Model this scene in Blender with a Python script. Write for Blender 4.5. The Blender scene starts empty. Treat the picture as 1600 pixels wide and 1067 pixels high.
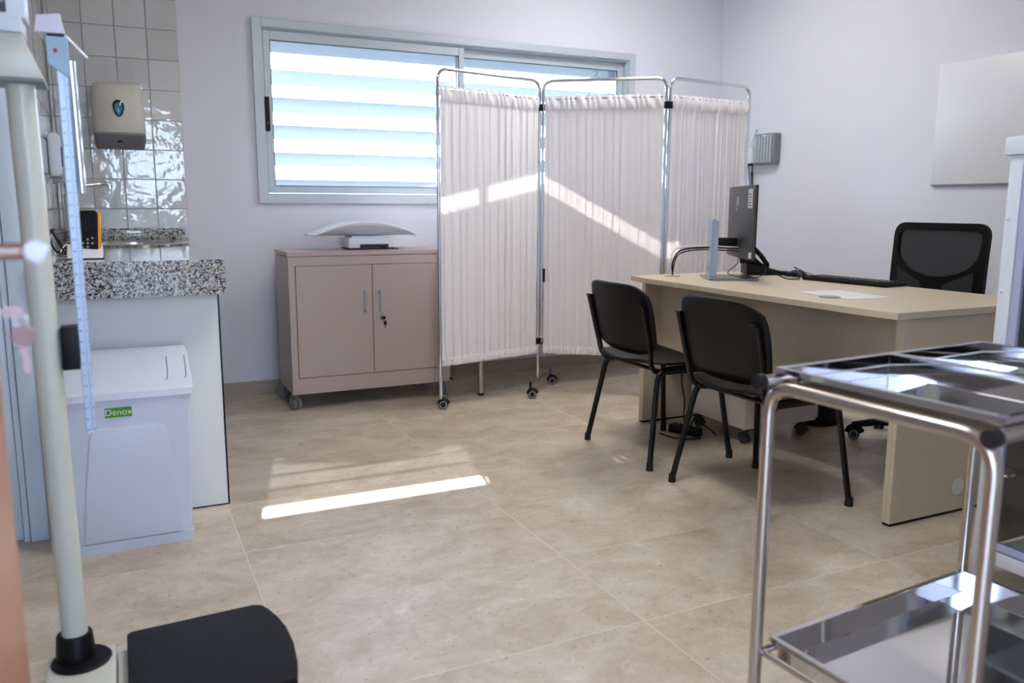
import bpy, bmesh, math, random
from mathutils import Vector, Matrix
random.seed(7)
S = bpy.context.scene
C = S.collection
PI = math.pi
R = math.radians

# ---------------------------------------------------------------- camera
YAW, PITCH, ROLL, FPX = .446047, .162392, .0032114, 1289.9
cy, sy, cp, sp = math.cos(YAW), math.sin(YAW), math.cos(PITCH), math.sin(PITCH)
f_ = Vector((sy * cp, cy * cp, -sp)); r_ = Vector((cy, -sy, 0)); u_ = r_.cross(f_)
cr, sr = math.cos(ROLL), math.sin(ROLL)
rr = cr * r_ + sr * u_; uu = -sr * r_ + cr * u_
cam = bpy.data.cameras.new('camera')
camo = bpy.data.objects.new('camera', cam); C.objects.link(camo)
M = Matrix((rr, uu, -f_)).transposed().to_4x4(); M.translation = Vector((0, 0, 1.10))
camo.matrix_world = M
cam.sensor_width = 36; cam.lens = FPX * 36 / 1600
cam.clip_start = .02
cam.dof.use_dof = True; cam.dof.focus_distance = 3.2; cam.dof.aperture_fstop = 2.8
S.camera = camo

# ---------------------------------------------------------------- world, sun, exposure
S.view_settings.view_transform = 'Standard'
S.view_settings.look = 'None'
S.view_settings.gamma = 1
S.view_settings.use_curve_mapping = False
S.view_settings.exposure = 0.93
SKY = 11
W = bpy.data.worlds.new('sky'); S.world = W; W.use_nodes = True
nt = W.node_tree; nt.nodes.clear()
tc = nt.nodes.new('ShaderNodeTexCoord'); sx = nt.nodes.new('ShaderNodeSeparateXYZ')
cr_ = nt.nodes.new('ShaderNodeValToRGB'); bg = nt.nodes.new('ShaderNodeBackground'); wo = nt.nodes.new('ShaderNodeOutputWorld')
mp = nt.nodes.new('ShaderNodeMapRange'); mp.inputs[1].default_value = -1; mp.inputs[2].default_value = 1
nt.links.new(tc.outputs['Generated'], sx.inputs[0]); nt.links.new(sx.outputs[2], mp.inputs[0]); nt.links.new(mp.outputs[0], cr_.inputs[0])
e = cr_.color_ramp.elements
e[0].position = .47; e[0].color = (.055, .055, .06, 1); e[1].position = .52; e[1].color = (.62, .80, 1.0, 1)
n_ = e.new(1.0); n_.color = (.30, .52, 1.0, 1)
nt.links.new(cr_.outputs[0], bg.inputs[0]); bg.inputs[1].default_value = SKY
nt.links.new(bg.outputs[0], wo.inputs[0])

sd = bpy.data.lights.new('sun', 'SUN'); sd.energy = 52; sd.angle = R(.6); sd.color = (1, .95, .88)
so = bpy.data.objects.new('sun', sd); C.objects.link(so)
so.rotation_euler = Vector((-.218, -1, -.92)).to_track_quat('-Z', 'Y').to_euler(); so.location = (2, 8, 5)
LAMP = 14.0      # ceiling panels' emission, used where they are built

# ---------------------------------------------------------------- helpers
def lin(c):
    return tuple(((x / 255) / 12.92 if x / 255 <= .04045 else ((x / 255 + .055) / 1.055) ** 2.4) for x in c)

def mat(name, col, rough=.5, metal=0, spec=.5, bump=0, bscale=200, var=0, vscale=5, coat=0, srgb=True):
    m = bpy.data.materials.new(name); m.use_nodes = True
    t = m.node_tree; b = t.nodes['Principled BSDF']
    c = lin(col) if srgb else col
    b.inputs['Base Color'].default_value = (*c, 1); b.inputs['Roughness'].default_value = rough
    b.inputs['Metallic'].default_value = metal; b.inputs['Specular IOR Level'].default_value = spec
    if coat: b.inputs['Coat Weight'].default_value = coat; b.inputs['Coat Roughness'].default_value = .08
    tcx = t.nodes.new('ShaderNodeTexCoord')
    n = t.nodes.new('ShaderNodeTexNoise'); n.inputs['Scale'].default_value = vscale; n.inputs['Detail'].default_value = 5
    t.links.new(tcx.outputs['Object'], n.inputs['Vector'])
    mx = t.nodes.new('ShaderNodeMix'); mx.data_type = 'RGBA'
    v = max(var, .015)
    mx.inputs['A'].default_value = (*[x * (1 - v) for x in c], 1); mx.inputs['B'].default_value = (*[min(1, x * (1 + v)) for x in c], 1)
    t.links.new(n.outputs['Fac'], mx.inputs['Factor']); t.links.new(mx.outputs['Result'], b.inputs['Base Color'])
    if bump:
        n2 = t.nodes.new('ShaderNodeTexNoise'); n2.inputs['Scale'].default_value = bscale; n2.inputs['Detail'].default_value = 3
        t.links.new(tcx.outputs['Object'], n2.inputs['Vector'])
        bp = t.nodes.new('ShaderNodeBump'); bp.inputs['Strength'].default_value = bump; bp.inputs['Distance'].default_value = .002
        t.links.new(n2.outputs['Fac'], bp.inputs['Height']); t.links.new(bp.outputs['Normal'], b.inputs['Normal'])
    return m

def emit(name, col, s):
    m = bpy.data.materials.new(name); m.use_nodes = True; t = m.node_tree; t.nodes.clear()
    e_ = t.nodes.new('ShaderNodeEmission'); e_.inputs[0].default_value = (*col, 1); e_.inputs[1].default_value = s
    o = t.nodes.new('ShaderNodeOutputMaterial'); t.links.new(e_.outputs[0], o.inputs[0]); return m

def glassmat(name, tint=(1, 1, 1), refl=.06, rough=0.0):
    m = bpy.data.materials.new(name); m.use_nodes = True; t = m.node_tree; t.nodes.clear()
    tr = t.nodes.new('ShaderNodeBsdfTransparent'); tr.inputs[0].default_value = (*tint, 1)
    gl = t.nodes.new('ShaderNodeBsdfGlossy'); gl.inputs['Roughness'].default_value = rough
    lw = t.nodes.new('ShaderNodeFresnel'); lw.inputs[0].default_value = 1.45
    mx = t.nodes.new('ShaderNodeMixShader'); o = t.nodes.new('ShaderNodeOutputMaterial')
    t.links.new(lw.outputs[0], mx.inputs[0]); t.links.new(tr.outputs[0], mx.inputs[1]); t.links.new(gl.outputs[0], mx.inputs[2])
    t.links.new(mx.outputs[0], o.inputs[0]); return m

def cloth(name, col, trans=.4):
    m = bpy.data.materials.new(name); m.use_nodes = True; t = m.node_tree; t.nodes.clear()
    c = lin(col)
    d = t.nodes.new('ShaderNodeBsdfDiffuse'); d.inputs[0].default_value = (*c, 1)
    tl = t.nodes.new('ShaderNodeBsdfTranslucent'); tl.inputs[0].default_value = (*c, 1)
    w = t.nodes.new('ShaderNodeTexNoise'); w.inputs['Scale'].default_value = 900
    tcx = t.nodes.new('ShaderNodeTexCoord'); t.links.new(tcx.outputs['Object'], w.inputs['Vector'])
    bp = t.nodes.new('ShaderNodeBump'); bp.inputs['Strength'].default_value = .15; bp.inputs['Distance'].default_value = .001
    t.links.new(w.outputs['Fac'], bp.inputs['Height']); t.links.new(bp.outputs['Normal'], d.inputs['Normal'])
    mx = t.nodes.new('ShaderNodeMixShader'); mx.inputs[0].default_value = trans
    o = t.nodes.new('ShaderNodeOutputMaterial')
    t.links.new(d.outputs[0], mx.inputs[1]); t.links.new(tl.outputs[0], mx.inputs[2]); t.links.new(mx.outputs[0], o.inputs[0]); return m

def ramp_nodes(t, fac, stops):
    cr = t.nodes.new('ShaderNodeValToRGB'); el = cr.color_ramp.elements
    el[0].position, el[0].color = stops[0][0], (*stops[0][1], 1)
    el[1].position, el[1].color = stops[-1][0], (*stops[-1][1], 1)
    for p, c in stops[1:-1]:
        q = el.new(p); q.color = (*c, 1)
    t.links.new(fac, cr.inputs[0]); return cr.outputs[0]

def bm_new(): return bmesh.new()

def box(bm, x0, x1, y0, y1, z0, z1, bev=0, seg=2):
    r = bmesh.ops.create_cube(bm, size=1)
    vs = r['verts']
    for v in vs:
        v.co = Vector(((x0 + x1) / 2 + v.co.x * (x1 - x0), (y0 + y1) / 2 + v.co.y * (y1 - y0), (z0 + z1) / 2 + v.co.z * (z1 - z0)))
    if bev:
        es = list({e for v in vs for e in v.link_edges})
        bmesh.ops.bevel(bm, geom=es, offset=bev, segments=seg, profile=.5, affect='EDGES')
    return bm

def prism(bm, pts, z0, z1, axis='z', bev=0, seg=2):
    """polygon pts extruded along axis; pts are the two other coordinates in order"""
    def mk(p, h):
        if axis == 'z': return Vector((p[0], p[1], h))
        if axis == 'y': return Vector((p[0], h, p[1]))
        return Vector((h, p[0], p[1]))
    a = [bm.verts.new(mk(p, z0)) for p in pts]; b = [bm.verts.new(mk(p, z1)) for p in pts]
    n = len(pts); fs = [bm.faces.new(a), bm.faces.new(b)]
    for i in range(n):
        fs.append(bm.faces.new((a[i], a[(i + 1) % n], b[(i + 1) % n], b[i])))
    bmesh.ops.recalc_face_normals(bm, faces=fs)
    if bev:
        es = [e for f in fs[:2] for e in f.edges]
        bmesh.ops.bevel(bm, geom=es, offset=bev, segments=seg, profile=.5, affect='EDGES')
    return bm

def rrect(x0, x1, y0, y1, r, n=5):
    out = []
    for cx, cy_, a0 in ((x1 - r, y1 - r, 0), (x0 + r, y1 - r, 90), (x0 + r, y0 + r, 180), (x1 - r, y0 + r, 270)):
        for i in range(n + 1):
            a = R(a0 + 90 * i / n); out.append((cx + r * math.cos(a), cy_ + r * math.sin(a)))
    return out

def tube(bm, pts, r, seg=12, cap=True, flat=1.0, closed=False):
    """sweep a circle of radius r (or list) along pts"""
    pts = [Vector(p) for p in pts]; n = len(pts)
    rs = r if isinstance(r, (list, tuple)) else [r] * n
    T = []
    for i in range(n):
        a = pts[i - 1] if (i or closed) else pts[0]; b = pts[(i + 1) % n] if (i < n - 1 or closed) else pts[-1]
        T.append((b - a).normalized())
    up = Vector((0, 0, 1)) if abs(T[0].z) < .9 else Vector((1, 0, 0))
    N = (up - T[0] * up.dot(T[0])).normalized()
    rings = []
    for i in range(n):
        N = (N - T[i] * N.dot(T[i])).normalized(); B = T[i].cross(N)
        rings.append([bm.verts.new(pts[i] + rs[i] * (N * math.cos(2 * PI * k / seg) + flat * B * math.sin(2 * PI * k / seg))) for k in range(seg)])
    fs = []
    m = n if closed else n - 1
    for i in range(m):
        A, B_ = rings[i], rings[(i + 1) % n]
        for k in range(seg):
            fs.append(bm.faces.new((A[k], A[(k + 1) % seg], B_[(k + 1) % seg], B_[k])))
    if cap and not closed:
        fs.append(bm.faces.new(rings[0][::-1])); fs.append(bm.faces.new(rings[-1]))
    return bm

def bend(pts, rad, n=6):
    """round the inner corners of a polyline"""
    pts = [Vector(p) for p in pts]; out = [pts[0]]
    for i in range(1, len(pts) - 1):
        p, a, b = pts[i], pts[i - 1], pts[i + 1]
        da, db = (a - p), (b - p); r = min(rad, da.length * .49, db.length * .49)
        s, e2 = p + da.normalized() * r, p + db.normalized() * r
        for k in range(n + 1):
            t = k / n; out.append((1 - t) ** 2 * s + 2 * t * (1 - t) * p + t * t * e2)
    out.append(pts[-1]); return out

def smooth_path(pts, n=8):
    pts = [Vector(p) for p in pts]; P = [pts[0]] + pts + [pts[-1]]; out = []
    for i in range(1, len(P) - 2):
        for k in range(n):
            t = k / n
            out.append(.5 * ((2 * P[i]) + (-P[i - 1] + P[i + 1]) * t + (2 * P[i - 1] - 5 * P[i] + 4 * P[i + 1] - P[i + 2]) * t * t + (-P[i - 1] + 3 * P[i] - 3 * P[i + 1] + P[i + 2]) * t ** 3))
    out.append(pts[-1]); return out

def cyl(bm, p0, p1, r, r2=None, seg=20):
    return tube(bm, [p0, p1], [r, r if r2 is None else r2], seg)

def lathe(bm, prof, c=(0, 0, 0), seg=32):
    rings = []
    for (r, z) in prof:
        rings.append([bm.verts.new((c[0] + r * math.cos(2 * PI * k / seg), c[1] + r * math.sin(2 * PI * k / seg), c[2] + z)) for k in range(seg)])
    for i in range(len(rings) - 1):
        for k in range(seg):
            bm.faces.new((rings[i][k], rings[i][(k + 1) % seg], rings[i + 1][(k + 1) % seg], rings[i + 1][k]))
    bm.faces.new(rings[0][::-1]); bm.faces.new(rings[-1])
    return bm

def sheet(bm, fn, nu, nv):
    g = [[bm.verts.new(fn(i / nu, j / nv)) for j in range(nv + 1)] for i in range(nu + 1)]
    for i in range(nu):
        for j in range(nv):
            bm.faces.new((g[i][j], g[i + 1][j], g[i + 1][j + 1], g[i][j + 1]))
    return bm

def wloc(p):
    v = Vector((0, 0, 0))
    while p is not None:
        v += Vector(p.location); p = p.parent
    return v

def obj(name, bm, m, parent=None, smooth=True, world=True, label=None, angle=35):
    """link bm as one mesh object; world=True: bm is in world coordinates, parent unrotated"""
    if parent is not None and world:
        bmesh.ops.translate(bm, verts=bm.verts, vec=-wloc(parent))
    bmesh.ops.recalc_face_normals(bm, faces=bm.faces)
    if smooth:
        for f in bm.faces: f.smooth = True
        for e in bm.edges:
            if len(e.link_faces) == 2 and e.calc_face_angle(0) > R(angle): e.smooth = False
    me = bpy.data.meshes.new(name); bm.to_mesh(me); bm.free()
    me.materials.append(m)
    o = bpy.data.objects.new(name, me); C.objects.link(o)
    if parent is not None: o.parent = parent
    if label: o['label'] = label
    return o

def solid(o, t, off=0):
    """real thickness for a sheet mesh"""
    md = o.modifiers.new('thickness', 'SOLIDIFY'); md.thickness = t; md.offset = off
    return o

def thing(name, label, cat, loc=(0, 0, 0), rotz=0, group=None):
    o = bpy.data.objects.new(name, None); C.objects.link(o); o.empty_display_size = .1
    o.location = loc; o.rotation_euler = (0, 0, rotz); o['label'] = label; o['category'] = cat
    if group: o['group'] = group
    return o

def tag(o, label, cat, group=None, kind=None):
    o['label'] = label; o['category'] = cat
    if group: o['group'] = group
    if kind: o['kind'] = kind
    return o

def struct(name, bm, m, parent=None, **k):
    o = obj(name, bm, m, parent, **k)
    if parent is None: o['kind'] = 'structure'
    return o

def txt(body, size, m, parent, name, mtx, depth=.0004, world=True, label=None):
    cu = bpy.data.curves.new('t', 'FONT'); cu.body = body; cu.size = size; cu.extrude = depth
    cu.align_x = 'CENTER'; cu.align_y = 'CENTER'
    o = bpy.data.objects.new('t', cu); C.objects.link(o)
    bpy.context.view_layer.update()
    me = bpy.data.meshes.new_from_object(o); bpy.data.objects.remove(o)
    me.transform(mtx); me.materials.clear(); me.materials.append(m); me.name = name
    if parent is not None and world: me.transform(Matrix.Translation(-wloc(parent)))
    o = bpy.data.objects.new(name, me); C.objects.link(o); o.parent = parent
    if label: o['label'] = label
    return o

def copy_tree(o, parent=None):
    c = o.copy(); C.objects.link(c); c.parent = parent
    for ch in list(o.children): copy_tree(ch, c)
    return c

# ---------------------------------------------------------------- materials
WALL = mat('wall_paint', (223, 223, 232), .75, bump=.15, bscale=260, var=.01)
CEIL = mat('ceiling_paint', (235, 235, 235), .8)
GROUT = mat('floor_grout', (226, 216, 200), .8)
TGROUT = mat('tile_grout', (176, 174, 172), .8)
ALU = mat('powder_coated_aluminium', (193, 202, 208), .38, .15)
STEEL = mat('stainless_steel', (205, 200, 196), .16, 1)
CHROME = mat('chrome', (222, 224, 228), .09, 1)
BRUSHED = mat('brushed_steel', (190, 180, 172), .27, 1)
BLACK = mat('black_plastic', (7, 7, 8), .45, spec=.28, bump=.2, bscale=500)
BLACKM = mat('black_metal', (9, 9, 10), .32, spec=.4)
DARKG = mat('shaded_castor_plastic', (52, 54, 58), .5)  # castor grey darkened in its colour for the shade under the desk
DARK = mat('dark_grey_plastic', (38, 39, 42), .4)
WHITE = mat('white_plastic', (226, 230, 240), .35)
WLAC = mat('white_laminate', (226, 228, 228), .4)
DESK = mat('beige_desk_laminate', (206, 189, 162), .42, var=.04, vscale=30)
CABP = mat('beige_painted_steel', (190, 172, 166), .33, .0)
GREY = mat('grey_castor_plastic', (138, 144, 150), .4)
CREAM = mat('cream_plastic', (208, 202, 190), .35)
SCALEW = mat('cream_enamel', (216, 214, 200), .3)
RUBBER = mat('black_rubber', (12, 12, 12), .6)
WOOD = mat('varnished_wood', (184, 130, 100), .35, var=.12, vscale=3)
RED = mat('red_mark', (200, 20, 50), .4)
GREEN = mat('green_sticker', (70, 150, 20), .4)
ORANGE = mat('orange_plastic', (245, 160, 20), .35)
SCREEN = mat('dark_screen', (30, 34, 38), .1)
INK = mat('dark_ink', (50, 55, 65), .5)
PAPER = mat('paper', (226, 224, 224), .6)
GLASS = glassmat('window_glass')
GLASS2 = glassmat('cabinet_glass', (.96, .98, .97))

def m_travertine():
    m = bpy.data.materials.new('travertine_tile'); m.use_nodes = True; t = m.node_tree; b = t.nodes['Principled BSDF']
    g = t.nodes.new('ShaderNodeNewGeometry'); oi = t.nodes.new('ShaderNodeObjectInfo')
    mu = t.nodes.new('ShaderNodeMath'); mu.operation = 'MULTIPLY'; mu.inputs[1].default_value = 30; t.links.new(oi.outputs['Random'], mu.inputs[0])
    ad = t.nodes.new('ShaderNodeVectorMath'); ad.operation = 'ADD'; t.links.new(g.outputs['Position'], ad.inputs[0]); t.links.new(mu.outputs[0], ad.inputs[1])
    mpn = t.nodes.new('ShaderNodeMapping'); mpn.inputs['Scale'].default_value = (1, 1.25, 1); t.links.new(ad.outputs[0], mpn.inputs[0])
    def noise(s, d, rgh=.6, dist=0):
        n = t.nodes.new('ShaderNodeTexNoise'); n.inputs['Scale'].default_value = s; n.inputs['Detail'].default_value = d
        n.inputs['Roughness'].default_value = rgh; n.inputs['Distortion'].default_value = dist
        t.links.new(mpn.outputs[0], n.inputs['Vector']); return n.outputs['Fac']
    a = ramp_nodes(t, noise(4.2, 9, .68, .5), [(.32, lin((182, 164, 140))), (.50, lin((204, 188, 166))), (.66, lin((216, 204, 186)))])
    v = ramp_nodes(t, noise(17, 7, .72, 1.4), [(.28, (.74, .72, .70)), (.42, (.97, .97, .97)), (.56, (1, 1, 1)), (.66, (1.16, 1.16, 1.17))])
    mx = t.nodes.new('ShaderNodeMix'); mx.data_type = 'RGBA'; mx.blend_type = 'MULTIPLY'; mx.inputs['Factor'].default_value = 1.0
    t.links.new(a, mx.inputs['A']); t.links.new(v, mx.inputs['B'])
    pit = ramp_nodes(t, noise(60, 4, .6), [(.30, (.45, .42, .4)), (.36, (1, 1, 1))])
    mx2 = t.nodes.new('ShaderNodeMix'); mx2.data_type = 'RGBA'; mx2.blend_type = 'MULTIPLY'; mx2.inputs['Factor'].default_value = .8
    t.links.new(mx.outputs['Result'], mx2.inputs['A']); t.links.new(pit, mx2.inputs['B'])
    t.links.new(mx2.outputs['Result'], b.inputs['Base Color'])
    b.inputs['Roughness'].default_value = .36; b.inputs['Specular IOR Level'].default_value = .45
    bp = t.nodes.new('ShaderNodeBump'); bp.inputs['Strength'].default_value = .12; bp.inputs['Distance'].default_value = .002
    t.links.new(noise(14, 5), bp.inputs['Height']); t.links.new(bp.outputs['Normal'], b.inputs['Normal'])
    return m
TRAV = m_travertine()

def m_granite():
    m = bpy.data.materials.new('speckled_granite'); m.use_nodes = True; t = m.node_tree; b = t.nodes['Principled BSDF']
    tcx = t.nodes.new('ShaderNodeTexCoord')
    n = t.nodes.new('ShaderNodeTexNoise'); n.inputs['Scale'].default_value = 120; n.inputs['Detail'].default_value = 4; n.inputs['Roughness'].default_value = .65; n.inputs['Distortion'].default_value = .8
    t.links.new(tcx.outputs['Object'], n.inputs['Vector'])
    c = ramp_nodes(t, n.outputs['Fac'], [(.38, lin((38, 40, 46))), (.455, lin((86, 88, 94))), (.50, lin((166, 164, 162))), (.60, lin((214, 210, 206)))])
    t.links.new(c, b.inputs['Base Color']); b.inputs['Roughness'].default_value = .09
    return m
GRANITE = m_granite()

def m_gloss_tile():
    m = bpy.data.materials.new('glazed_white_tile'); m.use_nodes = True; t = m.node_tree; b = t.nodes['Principled BSDF']
    oi = t.nodes.new('ShaderNodeObjectInfo')
    c = ramp_nodes(t, oi.outputs['Random'], [(0, lin((200, 200, 198))), (1, lin((214, 214, 212)))])
    t.links.new(c, b.inputs['Base Color']); b.inputs['Roughness'].default_value = .07; b.inputs['Specular IOR Level'].default_value = .6
    g = t.nodes.new('ShaderNodeNewGeometry')
    n = t.nodes.new('ShaderNodeTexNoise'); n.inputs['Scale'].default_value = 14; n.inputs['Detail'].default_value = 2
    t.links.new(g.outputs['Position'], n.inputs['Vector'])
    bp = t.nodes.new('ShaderNodeBump'); bp.inputs['Strength'].default_value = .5; bp.inputs['Distance'].default_value = .006
    t.links.new(n.outputs['Fac'], bp.inputs['Height']); t.links.new(bp.outputs['Normal'], b.inputs['Normal'])
    return m
WTILE = m_gloss_tile()

def m_blade():
    m = bpy.data.materials.new('milky_louvre_blade'); m.use_nodes = True; t = m.node_tree; t.nodes.clear()
    d = t.nodes.new('ShaderNodeBsdfDiffuse'); d.inputs[0].default_value = (.19, .23, .27, 1)
    tl = t.nodes.new('ShaderNodeBsdfTranslucent'); tl.inputs[0].default_value = (.3, .36, .42, 1)
    tr = t.nodes.new('ShaderNodeBsdfTransparent')
    m1 = t.nodes.new('ShaderNodeMixShader'); m1.inputs[0].default_value = .03
    m2 = t.nodes.new('ShaderNodeMixShader'); m2.inputs[0].default_value = .16
    o = t.nodes.new('ShaderNodeOutputMaterial')
    t.links.new(d.outputs[0], m1.inputs[1]); t.links.new(tl.outputs[0], m1.inputs[2])
    t.links.new(m1.outputs[0], m2.inputs[1]); t.links.new(tr.outputs[0], m2.inputs[2]); t.links.new(m2.outputs[0], o.inputs[0])
    return m
BLADE = m_blade()
CURTAIN = cloth('white_curtain_cloth', (246, 241, 241), .065)
HEM = cloth('curtain_hem_cloth', (242, 237, 236), .10)

# ================================================================= SETTING
YB, XR, XL2, YF, ZC = 4.94, 4.03, -1.70, .28, 2.80     # back wall, right wall, far left wall, front wall, ceiling
XT, YP = -.26, 3.03                                     # tiled left wall by the sink, pier that ends it

# floor: a screed with single tiles laid on it
b = bm_new(); box(b, XL2 - .15, XR + .15, YF - 1.6, YB + .02, -.10, -.0007)
floor = struct('floor', b, GROUT, smooth=False)
TX, TY, G = .909, .4572, .0026
xs = [.3095 + TX * k for k in range(-3, 6)]
ys = [1.7155 + TY * k for k in range(-4, 9)]
proto = {}
for i in range(len(xs) - 1):
    for j in range(len(ys) - 1):
        x0, x1 = max(xs[i], XL2), min(xs[i + 1], XR); y0, y1 = max(ys[j], YF - .2), min(ys[j + 1], YB)
        if x1 - x0 < .03 or y1 - y0 < .03: continue
        if x1 <= XT and y0 > YP + .02: continue
        k = (round(x1 - x0, 3), round(y1 - y0, 3))
        if k not in proto:
            b = bm_new(); box(b, G / 2, k[0] - G / 2, G / 2, k[1] - G / 2, -.010, 0, .0012, 1)
            o = obj('floor_tile', b, TRAV, floor, world=False); proto[k] = o.data
        else:
            o = bpy.data.objects.new('floor_tile', proto[k]); C.objects.link(o); o.parent = floor
        o.location = (x0, y0, random.uniform(-.0003, .0003))

# ceiling
b = bm_new(); box(b, XL2 - .15, XR + .15, YF - .15, YB + .25, ZC, ZC + .12); struct('ceiling', b, CEIL, smooth=False)

# back wall with the window opening
WX0, WX1, WZ0, WZ1 = .80, 3.235, 1.155, 2.10
b = bm_new()
box(b, XT - .2, WX0, YB, YB + .25, 0, ZC); box(b, WX1, XR + .15, YB, YB + .25, 0, ZC)
box(b, WX0, WX1, YB, YB + .25, 0, WZ0); box(b, WX0, WX1, YB, YB + .25, WZ1, ZC)
struct('wall_back', b, WALL, smooth=False)
b = bm_new(); box(b, XR, XR + .15, YF - .15, YB, 0, ZC); struct('wall_right', b, WALL, smooth=False)
b = bm_new(); box(b, XT - .14, XT, YP, YB, 0, ZC); wtl = struct('wall_left', b, TGROUT, smooth=False)
b = bm_new(); box(b, XL2 - .15, XL2, YF - .15, YP + .14, 0, ZC); struct('wall_far_left', b, WALL, smooth=False)
b = bm_new(); box(b, XL2, -.90, YP, YP + .14, 0, ZC); box(b, -.90, XT - .14, YP + .001, YP + .14, 2.12, ZC)
struct('wall_pier', b, WALL, smooth=False)
DX0, DX1 = -.195, .80
b = bm_new(); box(b, XL2, DX0, YF - .15, YF, 0, ZC); box(b, DX1, XR, YF - .15, YF, 0, ZC); box(b, DX0, DX1, YF - .15, YF, 2.08, ZC)
struct('wall_front', b, WALL, smooth=False)
# corridor behind the camera
b = bm_new(); box(b, XL2 - .15, .08, -1.42, -1.32, 0, ZC); box(b, .88, XR + .15, -1.42, -1.32, 0, ZC)
box(b, .08, .88, -1.42, -1.32, 0, 1.15); box(b, .08, .88, -1.42, -1.32, 2.10, ZC); struct('wall_corridor', b, WALL, smooth=False)
b = bm_new(); box(b, XL2 - .15, XR + .15, -1.42, YF - .15, ZC, ZC + .12); struct('ceiling_corridor', b, CEIL, smooth=False)

# stone skirting boards
SK = mat('stone_skirting', (168, 156, 143), .45, var=.08, vscale=25)
b = bm_new(); box(b, .35, XR, YB - .010, YB, 0, .082, .002, 1); struct('baseboard_back', b, SK)
b = bm_new(); box(b, XR - .010, XR, YF, YB - .012, 0, .082, .002, 1); struct('baseboard_right', b, SK)
b = bm_new(); box(b, DX1, XR - .012, YF, YF + .01, 0, .082, .002, 1); struct('baseboard_front', b, SK)

# white side door with its casing in the pier
WDOOR = mat('white_door_lacquer', (222, 238, 255), .3)
b = bm_new()
box(b, XT - .055, XT - .003, YP - .018, YP + .10, 0, 2.12, .003); box(b, XT - .075, XT - .058, YP - .010, YP + .10, 0, 2.10, .002)
box(b, -.90, -.825, YP - .018, YP + .10, 0, 2.12, .003); box(b, -.824, XT - .076, YP - .018, YP + .10, 2.05, 2.12, .003)
trim = struct('trim_1', b, WDOOR)
b = bm_new(); box(b, -.822, XT - .077, YP - .004, YP + .036, .008, 2.045, .003)
d2 = struct('door_2', b, WDOOR)
b = bm_new(); box(b, -.74, -.42, YP - .008, YP - .0045, .2, .95, .002); box(b, -.74, -.42, YP - .008, YP - .0045, 1.1, 1.9, .002)
obj('door_panel', b, WDOOR, d2)

# wall tiles by the sink (back wall strip and left wall), each its own piece
def tile_mesh(w, h, ax):
    b = bm_new(); g = .0016
    if ax == 'y': box(b, g, w - g, -.006, 0, g, h - g, .0016, 1)
    else: box(b, 0, .006, g, w - g, g, h - g, .0016, 1)
    return b
# setting bed on the back wall that carries the strip
b = bm_new(); box(b, XT, .3715, YB - .004, YB, .5, ZC - .001); tb = struct('trim_2', b, TGROUT, smooth=False)
TW, TH = .1515, .1556
px = {}
for i in range(5):
    x1 = .3715 - TW * i; x0 = max(x1 - TW, XT + .008)
    if x1 - x0 < .015: continue
    for j in range(13):
        z0 = .925 + TH * (j - 0) - .0006; z1 = min(z0 + TH, ZC - .002)
        if j == 0: z0 = .92
        z0 = max(z0, .92)
        if z1 - z0 < .02: continue
        k = ('y', round(x1 - x0, 3), round(z1 - z0, 3))
        if k not in px:
            o = obj('wall_tile', tile_mesh(k[1], k[2], 'y'), WTILE, tb, world=False); px[k] = o.data
        else:
            o = bpy.data.objects.new('wall_tile', px[k]); C.objects.link(o); o.parent = tb
        o.location = (x0, YB - .004, z0); o.rotation_euler = (random.uniform(-.006, .006), 0, random.uniform(-.006, .006))
for i in range(13):
    y1 = YB - .012 - TW * i; y0 = max(y1 - TW, YP + .002)
    if y1 - y0 < .02: continue
    for j in range(13):
        z0 = .92 if j == 0 else .9244 + TH * j; z1 = min(.9244 + TH * (j + 1), ZC - .002)
        if z1 - z0 < .02: continue
        k = ('x', round(y1 - y0, 3), round(z1 - z0, 3))
        if k not in px:
            o = obj('wall_tile', tile_mesh(k[1], k[2], 'x'), WTILE, wtl, world=False); px[k] = o.data
        else:
            o = bpy.data.objects.new('wall_tile', px[k]); C.objects.link(o); o.parent = wtl
        o.location = (XT, y0, z0); o.rotation_euler = (0, random.uniform(-.005, .005), random.uniform(-.005, .005))

# ---- window: outer frame, two sliding sashes, panes, lock
def frame_bm(x0, x1, z0, z1, y0, y1, w, wt=None, wb=None, bev=.002):
    b = bm_new(); wt = wt or w; wb = wb or w
    box(b, x0, x0 + w, y0, y1, z0, z1, bev, 1); box(b, x1 - w, x1, y0, y1, z0, z1, bev, 1)
    box(b, x0 + w, x1 - w, y0, y1, z0, z0 + wb, bev, 1); box(b, x0 + w, x1 - w, y0, y1, z1 - wt, z1, bev, 1)
    return b
win = struct('window_1', frame_bm(.755, 3.283, 1.112, 2.124, YB - .020, YB + .004, .050, .046, .046), ALU)
obj('inner_track', frame_bm(.801, 3.237, 1.154, 2.082, YB + .0045, YB + .085, .016, .014, .016), ALU, win)
obj('track_lip', frame_bm(.8005, 3.2375, 1.1535, 2.0825, YB - .012, YB - .004, .008, .008, .008), ALU, win)
s1 = obj('sash', frame_bm(.818, 2.030, 1.171, 2.067, YB + .006, YB + .036, .036, .052, .040), ALU, win)
obj('gasket', frame_bm(.8535, 1.9945, 1.2105, 2.0155, YB + .007, YB + .013, .004, .004, .004, 0), RUBBER, s1)
s2 = obj('sash', frame_bm(1.985, 3.220, 1.171, 2.067, YB + .045, YB + .075, .045, .052, .040), ALU, win)
obj('gasket', frame_bm(2.0295, 3.1755, 1.2105, 2.0155, YB + .046, YB + .052, .004, .004, .004, 0), RUBBER, s2)
b = bm_new(); box(b, .854, 1.994, YB + .018, YB + .023, 1.211, 2.015); obj('window_pane', b, GLASS, s1, smooth=False)
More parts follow.
